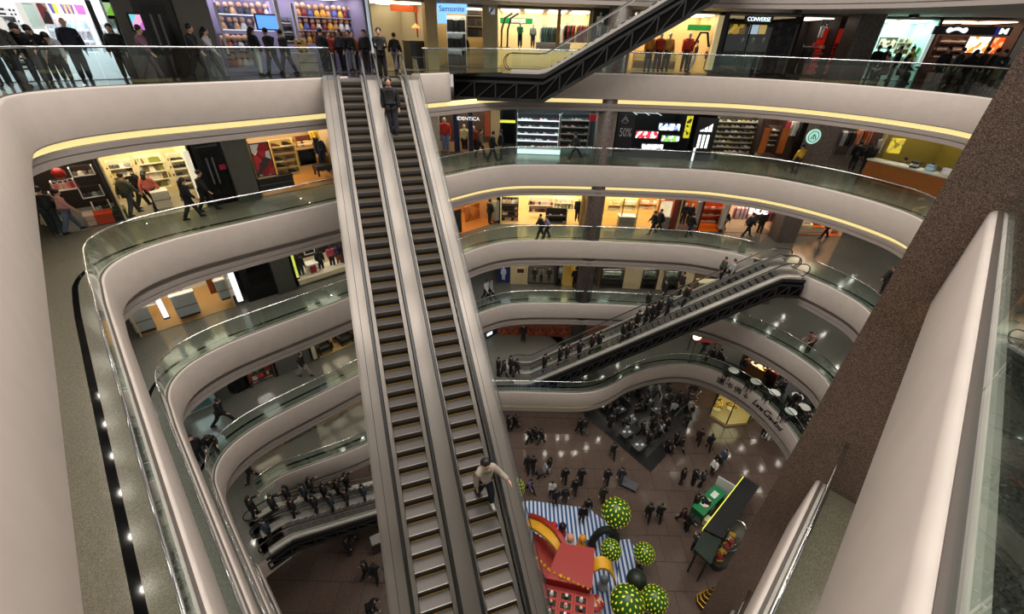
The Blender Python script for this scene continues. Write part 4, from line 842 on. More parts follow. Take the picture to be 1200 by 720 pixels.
counter(WL,.3,(112,250,134,262),'orange red display chest at the shop edge','c8401c','d8502a',.6); counter(WL,.3,(101,252,112,265),'pale pink display chest left of the orange red one','cfa894','dcc0b0',.6); counter(WL,.5,(128,246,150,258),'dark green display chest beside the olive jacket man','28382c','3a4a3a',.6)
room(WL,z,129,232,215,'d8c9a0','a9a294',(1,.9,.62),3.4)
shelves(WL,1.6,(132,188,160,226),4,6,'hat',['3a3a30','c9a23a','e6e0d0','8a8478'],'cream shelves of black and yellow goods left of the mustard jacket','hat on the cream shelves left of the mustard jacket',unit='e6dcc0'); shelves(WL,1.6,(166,182,196,222),4,6,'handbag',['8a8a3a','d8caa0','6a5a34','efe8d8'],'cream shelves of olive bags right of the coral top','olive or cream bag right of the coral top',unit='e6dcc0')
shelves(WL,1.0,(205,180,222,226),5,3,'shoe',['2a2420','4a4438','8a7a5a'],'tall narrow cream rack of dark shoes near the white post','dark shoe on the tall narrow cream rack',unit='e6dcc0')
counter(WL,.5,(180,224,200,244),'patterned cream display cabinet at the front of the goods shop','cfc8b4','e6e0d0',.5); posts(WL,0,(217,177,238,235),'efe6cc','cream white post at the right end of the goods shop',.5,.2)
lift(238,272,212,z,'black lift doors with a faint red sign on the second gallery'); panel(WL,.02,(257,193,265,199),mat('7a1a30',.4,emit=.2),'lift_sign','faint red sign on the black lift of the second gallery','sign')
wallbit(WL,z,270,297,200,'56564f',d=-.3); room(WL,z,297,395,190,'b0946a','a8763c',(1,.9,.7),3.2)
panel(WL,.05,(297,168,318,206),pattern(['8a2020','b03030','d8d0c4','3a3434','7a1c20'],3.2,.1),'poster','red and white floral poster left of the gold shelves','poster',DARK); counter(WL,-.1,(303,207,345,222),'low dark planter wall under the floral poster','2a2a2a','3a3a38',.3)
shelves(WL,.3,(321,164,348,206),5,2,'shoe',['6a3a1a','8a5a2a','3a2414'],'gold lit shelf wall of brown shoes right of the floral poster','brown shoe in the gold lit shelf wall',unit='e6c26a',back='f0d080',scale=1.5,lit=.0)
panel(WL,1.2,(350,175,371,193),mat('060606',.2),'screen','large black screen over the orange wood floor','screen',mat('8a6a3a',.5)); shelves(WL,1.6,(347,160,372,172),1,5,'box',['b5862a','5a2a1c','d8b060'],'ledge of amber goods above the black screen','amber box above the black screen',unit='8a5a2a',back='5a2a1c')
dress(WL,.8,372,160,178,'d8a830','3a3030','yellow topped bust form above the wood floor'); dress(WL,.9,380,158,200,'1a2238','2a2a38','mannequin in navy in the orange wood floored shop')
t,W,Hh=base(WL,.2,WL.rect(.2,372,194,392,206),'bench','dark cushioned bench on the orange wood floor','bench'); MB().box(0,0,Hh*.55,W,.6,Hh).obj('seat',mat('2a2420',.5),t); 
for x in (.06,W-.06):
    for y in (.06,.54): MB().box(x-.04,y-.04,0,x+.04,y+.04,Hh*.55).obj('leg',mat('4a3018',.5),t)
counter(WL,1.0,(372,176,392,192),'wooden display table with folded clothes','a9772a','d8c9a0',.7)
# second gallery, far
room(WF,z,505,578,160,'4a3a30','8a6a48',(1,.85,.6),2.0)
wallbit(WF,z,500,515,160,'c9bfae'); wallbit(WF,z,532,538,160,'1c2348',h=2.5); wallbit(WF,z,549,554,160,'1c2348',h=2.5)
dress(WF,.4,523,138,181,'c02a1c','7a86b8','mannequin in a red coat and pale blue trousers behind glass'); dress(WF,.9,545,146,182,'c9c08a','2a2a28','mannequin in dull yellow behind the navy panels'); dress(WF,.9,556,148,182,'8a3a2a','2a2020','mannequin in rust behind the navy panels')
panel(WF,.02,(568,132,574,160),mat('b5502a',.5),'hanging_banner','rust red vertical banner beside the cream wall','banner')
sign(WF,-.06,(536,137,562,141),'IDENTICA','thin white capital lettering on the navy panelled shop',mat((.95,.95,.95),.4,emit=.8))
wallbit(WF,z,575,586,150,'c9b48a'); room(WF,z,586,604,160,'1a1a1c','5a5650',(.8,1,1),.8)
panel(WF,-1.2,(586,141,604,144),mat((.9,.95,.1),.4,emit=.6),'arrow_board','long bright yellow arrow board above two men in black','sign')
room(WF,z,604,702,160,'22262a','5c6660',(.85,1,.98),2.2)
SH=['d8d8d4','2a2c30','6a6e74','b9b9b4','8a2a28','3a5060','efefec']
shelves(WF,.5,(606,134,655,174),5,11,'shoe',SH,'left half of the long shoe wall with five white lit shelves','shoe on the left half of the long shoe wall',unit='e6f0ee',back='1d2226',lit=.8,scale=1.05)
shelves(WF,.5,(657,134,690,174),5,8,'shoe',SH,'right half of the long shoe wall beside the granite column','shoe on the right half of the long shoe wall',unit='8a8a86',back='1d2226',scale=1.05)
counter(WF,.1,(606,174,656,191),'glowing mint glass counter under the left shoe wall',lit=1.0); panel(WF,.3,(691,134,700,142),mat('9a1c1c',.5,emit=.2),'wall_sign','small red panel at the right end of the shoe wall','sign')
# black sports shop right of the column
wallbit(WF,z,722,722.5,160,'101012'); room(WF,z,722,808,160,'0c0c10','2c302e',(.8,.95,1),.5)
panel(WF,.02,(722,134,742,178),mat('17161f',.4),'poster','dark sale poster right of the granite column','poster'); sign(WF,-.02,(726,150,740,160),'50%','large grey 50% lettering on the dark sale poster',mat('b9b9c0',.5))
t,W,Hh=base(WF,-.02,WF.rect(-.02,728,135,738,143),'wall_emblem','grey peaked emblem at the top of the dark sale poster','sign'); MB().add([(0,0,0),(W*.5,0,Hh),(W,0,0),(W*.8,0,0),(W*.5,0,Hh*.4),(W*.2,0,0)],[(0,1,4,5),(1,2,3,4)]).obj('peak',mat('8a8a90',.5),t); MB().box(W*.2,0,-.08,W*.8,.03,-.04).obj('bar',mat('8a8a90',.5),t)
for q,c_,l in (((772,145,797,153),['e8eef4','8aa0c8','2a3a5a'],'upper right screen showing a pale blue picture'),((745,154,771,162),['c03040','f0f0f0','e6c0c4'],'red and white screen, leftmost of the four'),((775,159,796,166),['7ab050','e6eef0','3a4a7a'],'screen with a green and blue picture'),((752,169,777,175),['e6e6ea','b0b0b8','5a5a64'],'lowest of the four screens, greyish white')): panel(WF,.2,q,pattern(c_,5,1.3),'screen',l+' in the black sports shop','screen',DARK)
m=thing('ceiling_grid','thin pale light grid above the four screens','light',WF.w(WF.hit(745,142,1.)[0],1.,-2.5),WF.rz)
for i in range(3): MB().box(i*.8,0,0,i*.8+.03,2,.03).obj('bar',mat((.8,.9,.85),.5,emit=.5),m)
MB().box(0,.9,.0,1.63,.93,.03).obj('bar',mat((.8,.9,.85),.5,emit=.5),m)
panel(WF,-.05,(803,136,810,162),pattern(['d8d020','e8e040','2a2a20'],7,.5),'hanging_banner','narrow yellow vertical banner left of the striped pillar','banner')
pl,W,Hh=base(WF,-.25,WF.rect(-.25,812,138,836,198),'display_pillar','black pillar with white peaked emblem over three slanted stripes','pillar'); MB().box(0,0,0,W,.4,Hh).obj('body',mat('0a0a0c',.4),pl); wm=mat((.95,.97,1),.4,emit=.9)
for i in range(3):
    x=W*(.2+.2*i); h0=Hh*.74; m=MB(); m.add([(x,-.02,h0),(x+W*.17,-.02,h0),(x+W*(.17-.02),-.02,h0+Hh*(.05+.055*i)),(x-.02*W+W*.02,-.02,h0+Hh*(.02+.045*i))],[(0,1,2,3)]).obj('emblem_bar',wm,pl)
    MB().box(W*(.2+.2*i),-.03,Hh*.42,W*(.32+.2*i),-.005,Hh*.68).obj('stripe',wm,pl)
MB().box(W*.1,-.03,Hh*.02,W*.2,-.005,Hh*.42).obj('stripe',wm,pl)
room(WF,z,836,890,160,'3a342c','5c5c54',(1,.95,.75),2.2); shelves(WF,.5,(838,138,889,180),7,9,'shoe',['d8c23a','e6e0d0','c9b9a0','8a7a6a','f0ecdc','6a6a3a'],'crowded shoe wall of yellow and cream shoes right of the striped pillar','yellow or cream shoe on the crowded shoe wall',unit='8a8470',back='3a342c',scale=1.1,jit=.3); counter(WF,.0,(840,182,890,196),'olive glass counter under the crowded shoe wall','6a6a54','a9a58a')
room(WF,z,890,938,160,'3a2620','4a4038',(1,.85,.6),2.0)
for i,x in enumerate((892,914)): panel(WF,.4,(x,150,x+8,180),mat('b5601c',.6),'hanging_drape',('left','right')[i]+' orange brown drape framing the small shoe shelf','drape')
shelves(WF,.7,(900,148,913,172),4,3,'shoe',['c9b9a8','e6e0d8','5a4a44'],'small shoe shelf between two orange drapes','shoe between the two orange drapes',unit='4a3a34'); rack(WF,.8,(918,140,936,180),8,['a02030','d8b0b4','e6e0e0','7a1c28'],'clothes rail of red and pink garments left of the round green sign','red or pink garment left of the round green sign')
wallbit(WF,z,936,978,160,'1c1b1c'); rs=thing('round_sign','round mint green and white disc sign on the square dark column','sign',WF.w(WF.hit(953,160,-1.72)[0],-1.72,WF.hit(953,160,-1.72)[1]),WF.rz)
def disc(r,n=28): return MB().lathe([(.001,0),(r,0),(r,.04)],n)
o=disc(.42).obj('disc',mat((.5,.9,.78),.4,emit=.45),rs); o.rotation_euler=(PI/2,0,0)
o=MB().tube([(.3*math.cos(2*PI*k/28),.3*math.sin(2*PI*k/28),0) for k in range(28)],.025,5,closed=True).obj('ring',mat('2f7a62',.4),rs,False,(0,-.05,0)); o.rotation_euler=(PI/2,0,0)
m=MB(); m.tube([(-.16,0,-.15),(-.1,0,.0),(0,0,.14),(.1,0,.0),(.16,0,-.15)],.03,5); m.tube([(-.06,0,-.16),(0,0,-.02),(.06,0,-.16)],.025,5); m.ball((0,0,.05),.05,6,4); m.obj('figure_mark',mat('2f7a62',.4),rs,False,(0,-.07,0))
room(WF,z,978,1040,165,'3a302c','3a3634',(1,.85,.65),2.0)
rack(WF,.5,(980,152,998,186),7,['2a2a2c','4a4a4c','c9c9c8','1a1a1c'],'clothes rail of black and grey garments right of the round green sign','black or grey garment right of the round green sign'); rack(WF,.5,(1000,150,1020,186),8,['c04a2a','e0804a','b03a28','d8c0a8'],'clothes rail of orange red garments above the wooden counter','orange red garment above the wooden counter'); dress(WF,.3,1024,158,190,'d8d0c8','8a8a90','mannequin in off white right of the orange red garments')
posts(WF,-.1,(1040,158,1033,182),'d8d8d4','thin pale post left of the yellow lit alcove',.4,.1); room(WR,z,1036,1135,180,'8a7a3a','4a443a',(1,.9,.5),1.6); panel(WR,1.0,(1042,162,1058,180),pattern(['e6d040','c9b050','8a7a3a'],4,.5),'lit_panel','yellow lit panel in the alcove right of the thin post','panel')
c0=at(1018,186,-3.85); c1=at(1112,208,-3.85); m=MB(); cf=Frame((c0.x,c0.y),(c1.x-c0.x,c1.y-c0.y)); L=((c1.x-c0.x)**2+(c1.y-c0.y)**2)**.5+1.5
t=thing('coffee_counter','long curved wood fronted coffee counter with a pale top','counter',(c0.x,c0.y,-5),cf.rz); MB().box(0,0,0,L,.7,1.08).obj('front',mat('9a5a22',.5,noise=.1,nscale=8),t); MB().box(-.05,-.08,1.08,L,.75,1.16).obj('worktop',mat('c9ccc4',.25),t); MB().box(0,-.01,.1,L,-.002,.14).obj('trim_strip',DARK,t)
for i in range(9):
    k=goods('box',('2a2a2e','8ac0e0','d8d8d8','3a3a40')[i%4]); tag(link('coffee_machine' if i%3==0 else 'counter_box',k,None,(c0.x+cf.T.x*(2.2+i*.75)+cf.N.x*.35,c0.y+cf.T.y*(2.2+i*.75)+cf.N.y*.35,-3.84),cf.rz,(1.4,1.4,1.6)),ORDN[i]+' small appliance or box along the coffee counter','appliance','items on the coffee counter')
# ---- third gallery (z -10)
z=-10
room(WL,z,140,270,345,'c9b48a','9a7a50',(1,.9,.7),2.6)
for i,(q) in enumerate(((152,360,180,392),(203,343,233,373),(254,326,276,352))):
    counter(WL,.15,q,('leftmost grey glass jewellery counter on the wooden floor','middle grey glass jewellery counter on the wooden floor','right grey glass jewellery counter beside the white post')[i],'9aa09e','e6e8e4',.8,feet=True)
    s0,s1,z0,z1=WL.rect(.15,*q)
    for k in range(6): tag(link('gift_box',goods('box',('e6e6e0','c9b9a8','f4f0e8','b0604a')[k%4]),None,WL.w(s0+(s1-s0)*(k+.5)/6,.55,z1+.01),WL.rz,(.8,.8,.8)),ORDN[k]+' small box along the '+('leftmost','middle','right')[i]+' jewellery counter','box','boxes on jewellery counter '+str(i+1))
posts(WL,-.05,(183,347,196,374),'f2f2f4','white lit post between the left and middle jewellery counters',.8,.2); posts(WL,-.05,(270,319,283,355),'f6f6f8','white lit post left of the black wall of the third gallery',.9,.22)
shelves(WL,1.6,(150,345,182,362),1,8,'bottle',['e6e0d8','d8a0a0','c9c9c9'],'pale glass display of small bottles behind the leftmost counter','small bottle behind the leftmost jewellery counter',unit='e6e6e2'); panel(WL,1.8,(222,329,246,336),mat('d8cfc0',.5),'table_top_display','pale low table at the back of the wooden floor','table')
panel(WL,.4,(243,323,252,345),mat('a04a1c',.5),'wood_screen','reddish wood screen at the right of the wooden floor','screen')
wallbit(WL,z,284,322,330,'0e0f11'); panel(WL,-.05,(290,310,318,335),mat('0a0a0b',.15),'lift_door','wide black glossy door in the black wall of the third gallery','door',mat('1a1a1c',.3)); wallbit(WL,z,320,343,320,'45453f',d=-.25)
room(WL,z,343,410,305,'241c1c','bfae8a',(1,.9,.7),2.4)
gp=posts(WL,-.1,(342,299,350,327),'d8e05a','yellow green striped lit post left of the window display',.5,.1)
t,W,Hh=base(WL,-.1,WL.rect(-.1,348,316,408,326),'window_plinth','long cream window plinth of the mannequin display','plinth'); MB().box(0,0,0,W,1.2,max(.15,Hh*.5)).obj('body',mat('d6caa8',.5),t); MB().box(-.02,-.03,max(.15,Hh*.5),W+.02,1.2,max(.15,Hh*.5)+.03).obj('top',mat('e6dcc4',.4),t)
for i,(x,y0,y1,ct,tr_,l) in enumerate(((355,296,326,'1a1a1c','2a3a4a','seated looking black mannequin at the left of the cream plinth'),(378,290,319,'16201e','101014','black mannequin in the middle of the cream plinth'),(391,286,314,'a84a58','2a1c20','mannequin in a pink red coat on the cream plinth'),(399,284,312,'3a2a4a','7a4a2a','mannequin in purple at the right end of the cream plinth'))): dress(WL,.5,x,y0,y1,ct,tr_,l,skin='2a2a2a')
counter(WL,.2,(361,309,374,322),'white pedestal with a dark red picture on the cream plinth','e6e0d6','f4f0e8',.5); panel(WL,.1,(364,312,371,320),mat('7a2018',.4),'picture','dark red picture on the white pedestal','picture'); panel(WL,.9,(357,293,368,297),mat('1a1410',.4),'picture','small dark picture in a white frame above the pedestal','picture',mat('f0f0ec',.4))
room(WL,z,532,582,250,'b98a5a','b5743a',(1,.85,.55),2.2); panel(WL,.3,(533,246,541,276),mat('22251f',.5),'wood_screen','dark green screen at the left of the orange wood room','screen'); panel(WL,1.5,(545,240,562,262),pattern(['b5743a','a0602a','c98a4a'],2),'wood_screen','orange wood wall panel in the orange wood room','panel')
posts(WL,-.1,(583,236,583,260),'b9c4bc','pale grey green post at the wall corner of the third gallery',0,.35)
room(WF,z,587,690,250,'f0dca8','c9a878',(1,.9,.62),3.6)
shelves(WF,.6,(588,233,607,260),4,5,'handbag',['2a1c18','c9a48a','f0e8e0','1a1a1c'],'dark accessory shelves at the left of the bright cream shop','bag on the dark accessory shelves',unit='3a2c24',back='2a201c'); shelves(WF,1.4,(620,233,648,250),2,8,'handbag',['8a3a2a','4a2a20','d8b0a0','2a2020'],'upper shelves of brown bags in the bright cream shop','brown bag on the upper shelves',unit='f0e4c8'); shelves(WF,1.4,(650,232,672,246),2,5,'doll',['f0c0b0','e6e0d8','c9d8a0'],'shelf of pink and cream ornaments in the bright cream shop','pink or cream ornament in the bright cream shop',unit='f0e4c8')
shelves(WF,.4,(640,246,664,262),2,7,'shoe',['1a1a1c','2a2422','f0f0ec'],'low display of black shoes in the bright cream shop','black or white shoe on the low display',unit='2a2420'); dress(WF,.5,676,232,259,'1a1a1e','26262c','mannequin in black at the right end of the bright cream shop'); wallbit(WF,z,680,700,250,'a98a5a')
room(WF,z,704,796,252,'f0d68a','c9a060',(1,.9,.7),3.4)
for i,(x0,x1) in enumerate(((725,744),(771,788))): counter(WF,.1,(x0,254,x1,267),('left','right')[i]+' grey glass counter of the yellow lit shop','8a8678','f4f0e4',.6)
shelves(WF,1.2,(713,234,728,248),2,4,'box',['f4e6b0','e6c86a','d8a04a'],'left yellow lit shelves of the yellow shop','pale yellow box on the left yellow shelves',unit='f0dca0',lit=0); shelves(WF,1.2,(730,234,746,247),2,4,'box',['f4e6b0','e6c86a','f0f0e0'],'middle yellow lit shelves of the yellow shop','pale yellow box on the middle yellow shelves',unit='f0dca0'); shelves(WF,1.2,(748,234,770,246),2,5,'box',['f4e0c0','e0803a','f0f0e0'],'right yellow lit shelves with orange trim','pale box on the right yellow shelves',unit='e6a04a')
for i,x in enumerate((729,747,770)): posts(WF,.2,(x,233,x,268),'b9924a',('left','middle','right')[i]+' slim brass post of the yellow lit shop',0,.08)
of=panel(WF,.1,(773,236,787,254),pattern(['f4e6c0','f0d0a0'],3,.5),'light_box_poster','cream poster in a thick orange frame','poster',mat('d8501c',.4)); wallbit(WF,z,788,794,250,'7a2a1c')
room(WF,z,794,822,252,'2a2422','6a6258',(1,.95,.85),1.8); dress(WF,.4,799,238,262,'141416','1a1a1c','left black mannequin in the dark window of the third gallery'); dress(WF,.4,806,239,263,'1c1c20','101012','right black mannequin in the dark window of the third gallery'); posts(WF,-.05,(819,237,816,268),'8a9096','grey blue post between dark window and orange shop',0,.25)
room(WF,z,821,852,252,'c9601c','d8701c',(1,.85,.6),2.2); shelves(WF,.7,(823,238,846,262),3,5,'clothes_stack',['b03a2a','e6c0a0','5a2a20','d8804a'],'shelves of red and cream stacks in the orange shop','red or cream stack in the orange shop',unit='c9501c'); posts(WF,-.05,(851,240,846,270),'a9a59c','grey post right of the orange shop',0,.3)
room(WF,z,853,912,256,'e6c9a8','8a7a6a',(1,.9,.7),2.8); rack(WF,.6,(857,241,876,270),9,['e6b0b0','f0d0c8','c9808a','f4e6e0'],'clothes rail of pink garments left of the white lettering','pink garment left of the white lettering'); rack(WF,.8,(880,246,898,270),7,['2a2a30','c98a9a','1c1c22'],'clothes rail of dark and pink garments under the white lettering','dark or pink garment under the white lettering'); rack(WF,.5,(898,244,910,270),5,['b0404a','e6c0c0','8a2a34'],'clothes rail of crimson garments beside the square column','crimson garment beside the square column')
sign(WF,-.1,(878,243,900,251),'INDE','bold white lettering over the pink clothes shop',mat((1,.98,.95),.4,emit=1.2),bold=.02)
room(WF,z,932,992,262,'d8b08a','c9622a',(1,.86,.6),2.4); counter(WF,.2,(933,266,965,278),'cream bakery counter with an orange wood top','d8c4a4','c9702a'); cake=thing('tiered_cake','large cream coloured display cake in the bakery window','cake',WF.w(WF.hit(942,266,.5)[0],.5,WF.hit(942,266,.5)[1])); MB().lathe([(.5,0),(.5,.3),(.42,.32)],18).obj('lower_tier',mat('efe2b8',.6),cake,True); MB().lathe([(.32,.32),(.32,.55),(.1,.6)],18).obj('upper_tier',mat('f4ead0',.6),cake,True)
panel(WF,.7,(950,254,963,270),mat('b5401c',.5),'wood_screen','orange red panel right of the display cake','panel'); shelves(WF,.5,(974,264,985,278),2,3,'box',['c9a0a0','8a4a4a','e6d8d0'],'small pink shelf right of the bakery','pink box right of the bakery',unit='d8c0b8')
# ---- fourth gallery (z -15)
z=-15
room(WL,z,205,252,468,'8fa8a4','9aa8a6',(.8,1,.98),1.4); counter(WL,.1,(219,468,250,486),'long teal glass counter under the fourth gallery corner','4a7074','9ac4c4',.6); wallbit(WL,z,250,267,455,'4b4c48'); lf=lift(268,288,448,z,'grey lift front left of the red goods shop on the fourth gallery',False)
room(WL,z,290,322,438,'3a2a28','6a605a',(1,.9,.8),2.); panel(WL,-.15,(284,424,316,431),mat('e0e2e4',.4,emit=.25),'shop_sign','white fascia sign above the red goods shop','sign'); shelves(WL,.2,(290,430,321,452),3,8,'doll',['a02a2a','c93a30','e6dcd4','4a6a3a','2a2a2c','c9a23a'],'packed shelves of red and white goods on the fourth gallery','red or white toy on the packed shelves',unit='4a3a38',scale=1.3,c2='e6c0a8')
wallbit(WL,z,322,366,425,'5d5c57'); posts(WL,-.1,(365,403,371,422),'d8ccb0','cream post left of the armchair window',0,.2); room(WL,z,370,425,402,'5a4632','b99a64',(1,.85,.55),1.6)
for i,x in enumerate((381,406)):
    s,z0=WL.hit(x,414-(i*8),.5); t=thing('armchair',('left','right')[i]+' dark armchair in the window of the fourth gallery','chair',WL.w(s,.5,-14.97),WL.rz); MB().box(-.4,-.35,.2,.4,.35,.45).obj('seat',mat('1c1816',.5),t); MB().box(-.4,.25,.45,.4,.4,.95).obj('backrest',mat('1c1816',.5),t)
    for sx in (-1,1): MB().box(sx*.4-.07,-.35,.2,sx*.4+.07,.35,.65).obj('armrest',mat('1c1816',.5),t)
    for sx in (-.35,.35):
        for sy in (-.3,.3): MB().box(sx-.03,sy-.03,0,sx+.03,sy+.03,.2).obj('leg',DARK,t)
shelves(WL,.8,(390,386,415,400),1,6,'bottle',['c9a25a','e6d8b0','8a5a2a'],'lit wooden shelf of bottles above the armchairs','amber bottle above the armchairs',unit='6a4a2c')
room(WF,z,584,600,325,'2a3460','3a3a48',(.9,.95,1),1.2); panel(WF,.1,(585,314,597,330),mat('1c2250',.4,emit=.2),'poster','navy poster with a white bell shaped figure','poster',DARK); dress(WF,.02,590,317,329,'d8e0f4','d8e0f4','white bell shaped figure on the navy poster')
wallbit(WF,z,598,619,325,'d2bf92'); panel(WF,-.03,(606,315,614,320),mat('3a1c18',.5),'picture','small dark red picture in a cream frame on the cream wall','picture',mat('e6d8b4',.5))
room(WF,z,618,652,325,'3a2c28','5a4a44',(1,.9,.7),2.2); window(WF,-.02,(619,313,650,333),'black framed display window left of the granite column','141414',2)
for i,x in enumerate((626,634,643)): dress(WF,.5,x,314,330,('2a1c20','b5a090','3a2a30')[i],'221c20',('left','middle','right')[i]+' mannequin in the black framed display window of the fourth gallery')
dress(WF,.2,656,314,328,'e6e6ea','8a8a9a','mannequin in a white dress at the corner of the display window'); wallbit(WF,z,651,654,325,'17171a'); room(WF,z,660,674,325,'d8c46a','8a7a5a',(1,.9,.5),2.)
for i,(a_,b_,c_) in enumerate(((704,731,'left'),(752,771,'middle'),(777,797,'right'))):
    room(WF,z,a_,b_,325,'6a5a4a','3a302c',(1,.95,.85),2.0); window(WF,-.02,(a_+1,317,b_-1,335),c_+' black framed jewellery window right of the granite column','1a1614',1)
    counter(WF,.3,(a_+3,327,b_-3,335),c_+' dark display cabinet inside a jewellery window','1c1816','3a3430',.5); shelves(WF,.6,(a_+3,318,b_-3,327),2,5,'box',['e6e0d8','f4f4f0','b9a890','8a8a8a'],c_+' white shelves inside a jewellery window','white box in the '+c_+' jewellery window',unit='d8d4cc')
wallbit(WF,z,731,752,328,'d8c69c'); wallbit(WF,z,771,777,328,'d8c69c'); wallbit(WF,z,797,812,330,'d8c69c'); room(WF,z,812,850,332,'3a2c24','5a4a3c',(1,.9,.6),2.); counter(WF,.2,(818,332,846,342),'cream counter partly hidden by the middle escalators','c9b890','e6dcc0')
# ---- lowest gallery (z -20)
z=-20
o=struct(MB().box(0,0,0,9.4,.3,3.1).obj('wall_far',mat('7a4636',.5,noise=.25,nscale=2.5),None,False,WF.w(WF.hit(583,390,0)[0],0,z),WF.rz)); 
for i in range(6): panel(WF,-.06,(587+i*14,386,599+i*14,393),pattern(['8a3a28','6a3426','a0522e','5a2c22'],3),'wall_panel','reddish brown wall panel '+('first','second','third','fourth','fifth','sixth')[i]+' from the escalator side','panel')
sg=panel(WL,-.2,(570,388,583,395),mat('1c2444',.4),'shop_sign','navy sign board at the left end of the lowest gallery','sign'); panel(WL,-.25,(571,390,577,393),mat((.9,.95,1),.4,emit=.8),'sign_label','white label on the navy sign board','sign')
room(WL,z,285,335,525,'7a5230','6a5a48',(1,.85,.6),1.4); wallbit(WL,z,334,366,508,'55544f'); room(WL,z,366,445,485,'3a2c20','7a6a54',(1,.85,.6),.8)
panel(WL,.2,(290,520,330,540),mat('7a4c24',.4,noise=.15,nscale=4),'wood_screen','brown wood panel wall at the left of the lowest gallery','panel'); shelves(WL,.3,(376,474,404,492),2,9,'bottle',['2a3a8a','e6c86a','d8d8d4','1a1a1c','c9b83a'],'dark shelves of blue and yellow bottles on the lowest gallery','blue or yellow bottle on the lowest gallery shelves',unit='3a3028',scale=1.3); shelves(WL,.3,(406,464,432,478),1,5,'box',['e6e0d0','b09a70','8a7a5a'],'lit ledge of cream boxes on the lowest gallery','cream box on the lit ledge',unit='6a5038',scale=1.3)
# ------------------------------------------------------------ lettering on the lowest balcony
def on_edge(px,py,z):
    best=min(range(1,len(EDGE4)-1),key=lambda i:(lambda v:abs(v[0]-px)+abs(v[1]-py))(proj(EDGE4[i].x,EDGE4[i].y,z)))
    return best
def proj(x,y,z):
    v=CAM.transposed() @ Vector((x,y,z-EYE)); return 600+500*v.x/v.z, 360+500*v.y/v.z
N4=normals(EDGE4)
sg=thing('balcony_lettering','dark Chinese characters, an arrow and slanting script on the pale lowest balcony band','sign')
def letters(txt,p0,p1,size,shear=0,adv=None):
    i0=on_edge(*p0,-20.6); i1=on_edge(*p1,-20.6); A=[0.]
    for a,b in zip(EDGE4[i0:],EDGE4[i0+1:i1+3]): A.append(A[-1]+(b-a).length)
    span=A[i1-i0]; wts=[{'l':.5,'w':1.3,' ':1.,'C':1.35,'L':1.1,'f':.7,'r':.75}.get(c,1.) for c in txt]; tot=sum(wts); s=0
    for c,wt in zip(txt,wts):
        u=(s+wt/2)/tot*span; s+=wt
        if c==' ': continue
        k=next(j for j in range(len(A)-1) if A[j+1]>=u); f=(u-A[k])/(A[k+1]-A[k]); p=EDGE4[i0+k].lerp(EDGE4[i0+k+1],f); n=N4[i0+k].lerp(N4[i0+k+1],f); T=Vector((n.y,-n.x))
        cu=bpy.data.curves.new('t','FONT'); cu.body=c; cu.extrude=.02; cu.shear=shear; cu.size=size*(1.35 if c in 'CL' else 1.); cu.align_x='CENTER'; o=bpy.data.objects.new('t',cu); col.objects.link(o)
        me=bpy.data.meshes.new_from_object(o.evaluated_get(bpy.context.evaluated_depsgraph_get())); bpy.data.objects.remove(o); bpy.data.curves.remove(cu)
        for v in me.vertices: q=v.co.copy(); v.co=(q.x,-q.z,q.y)
        me.materials.clear(); me.materials.append(mat('141416',.5)); l=link('letter',me,sg,(p.x-n.x*.03,p.y-n.y*.03,-20.78),math.atan2(T.y,T.x))
letters('連卡佛↓',(840,447),(877,468),.62); letters('Lane Crawford',(881,472),(918,503),.6,.35)
# ------------------------------------------------------------ lowest gallery cafe, right
m=MB(); i0=on_edge(842,440,-20); sweep(m,EDGE4[i0:],[(.8,.008),(6.5,.008)],-20); struct(m.obj('floor',mat('121110',.35,key='dark carpet')),'very dark cafe floor of the lowest gallery')
def cafe_table(px,py,label,z=-20):
    p=at(px,py,z+.74); t=thing('cafe_table',label,'table',(p.x,p.y,z)); MB().lathe([(.36,.7),(.38,.72),(.36,.74)],18).obj('tabletop',mat('dcdcd8',.3),t); MB().lathe([(.03,.03),(.03,.7)],8).obj('pole',CHROME,t); MB().lathe([(.22,0),(.2,.03)],14).obj('base',DARK,t)
    for s in (1,-1):
        ch=thing('cafe_chair','dark chair '+('behind' if s>0 else 'in front of')+' the '+label.replace('along the railing','by the rail'),'chair',(p.x+s*.55,p.y+s*.25,z),PI if s>0 else 0)
        MB().box(-.2,-.2,.42,.2,.2,.47).obj('seat',mat('1a1816',.5),ch); MB().box(-.22,-.2,.47,-.18,.2,.85).obj('backrest',mat('1a1816',.5),ch)
        for a in (-.17,.17):
            for b in (-.17,.17): MB().box(a-.02,b-.02,0,a+.02,b+.02,.42).obj('leg',DARK,ch)
for i,(x,y) in enumerate(((860,434),(886,447),(908,460),(927,482))): cafe_table(x,y,('first','second','third','fourth')[i]+' white table from the clock along the railing')
for i,(x,y) in enumerate(((935,464),(943,477),(952,489))): cafe_table(x,y,('upper','middle','lower')[i]+' round white table in the inner row')
for i,(x,y) in enumerate(((868,428),(893,440),(915,455),(930,470),(940,492))): person(at(x,y+6,-20),'sit',i*70,B0,B1,('first','second','third','fourth','fifth')[i]+' seated cafe guest in black from the clock along the lowest gallery')
bar=thing('bar_counter','glowing golden bar counter in the dark cafe of the lowest gallery','counter'); q=[at(x,y,-19.0) for x,y in ((883,411),(904,424),(897,436),(875,423))]
MB().prism([(p.x,p.y) for p in q],-20,-19.05).obj('body',mat('5a3418',.5),bar); MB().prism([(p.x,p.y) for p in q],-19.05,-19.0).obj('worktop',pattern(['ffd890','2a1608','8a4a18','ffe8b0','3a2010','5a3010'],3.,.8),bar)
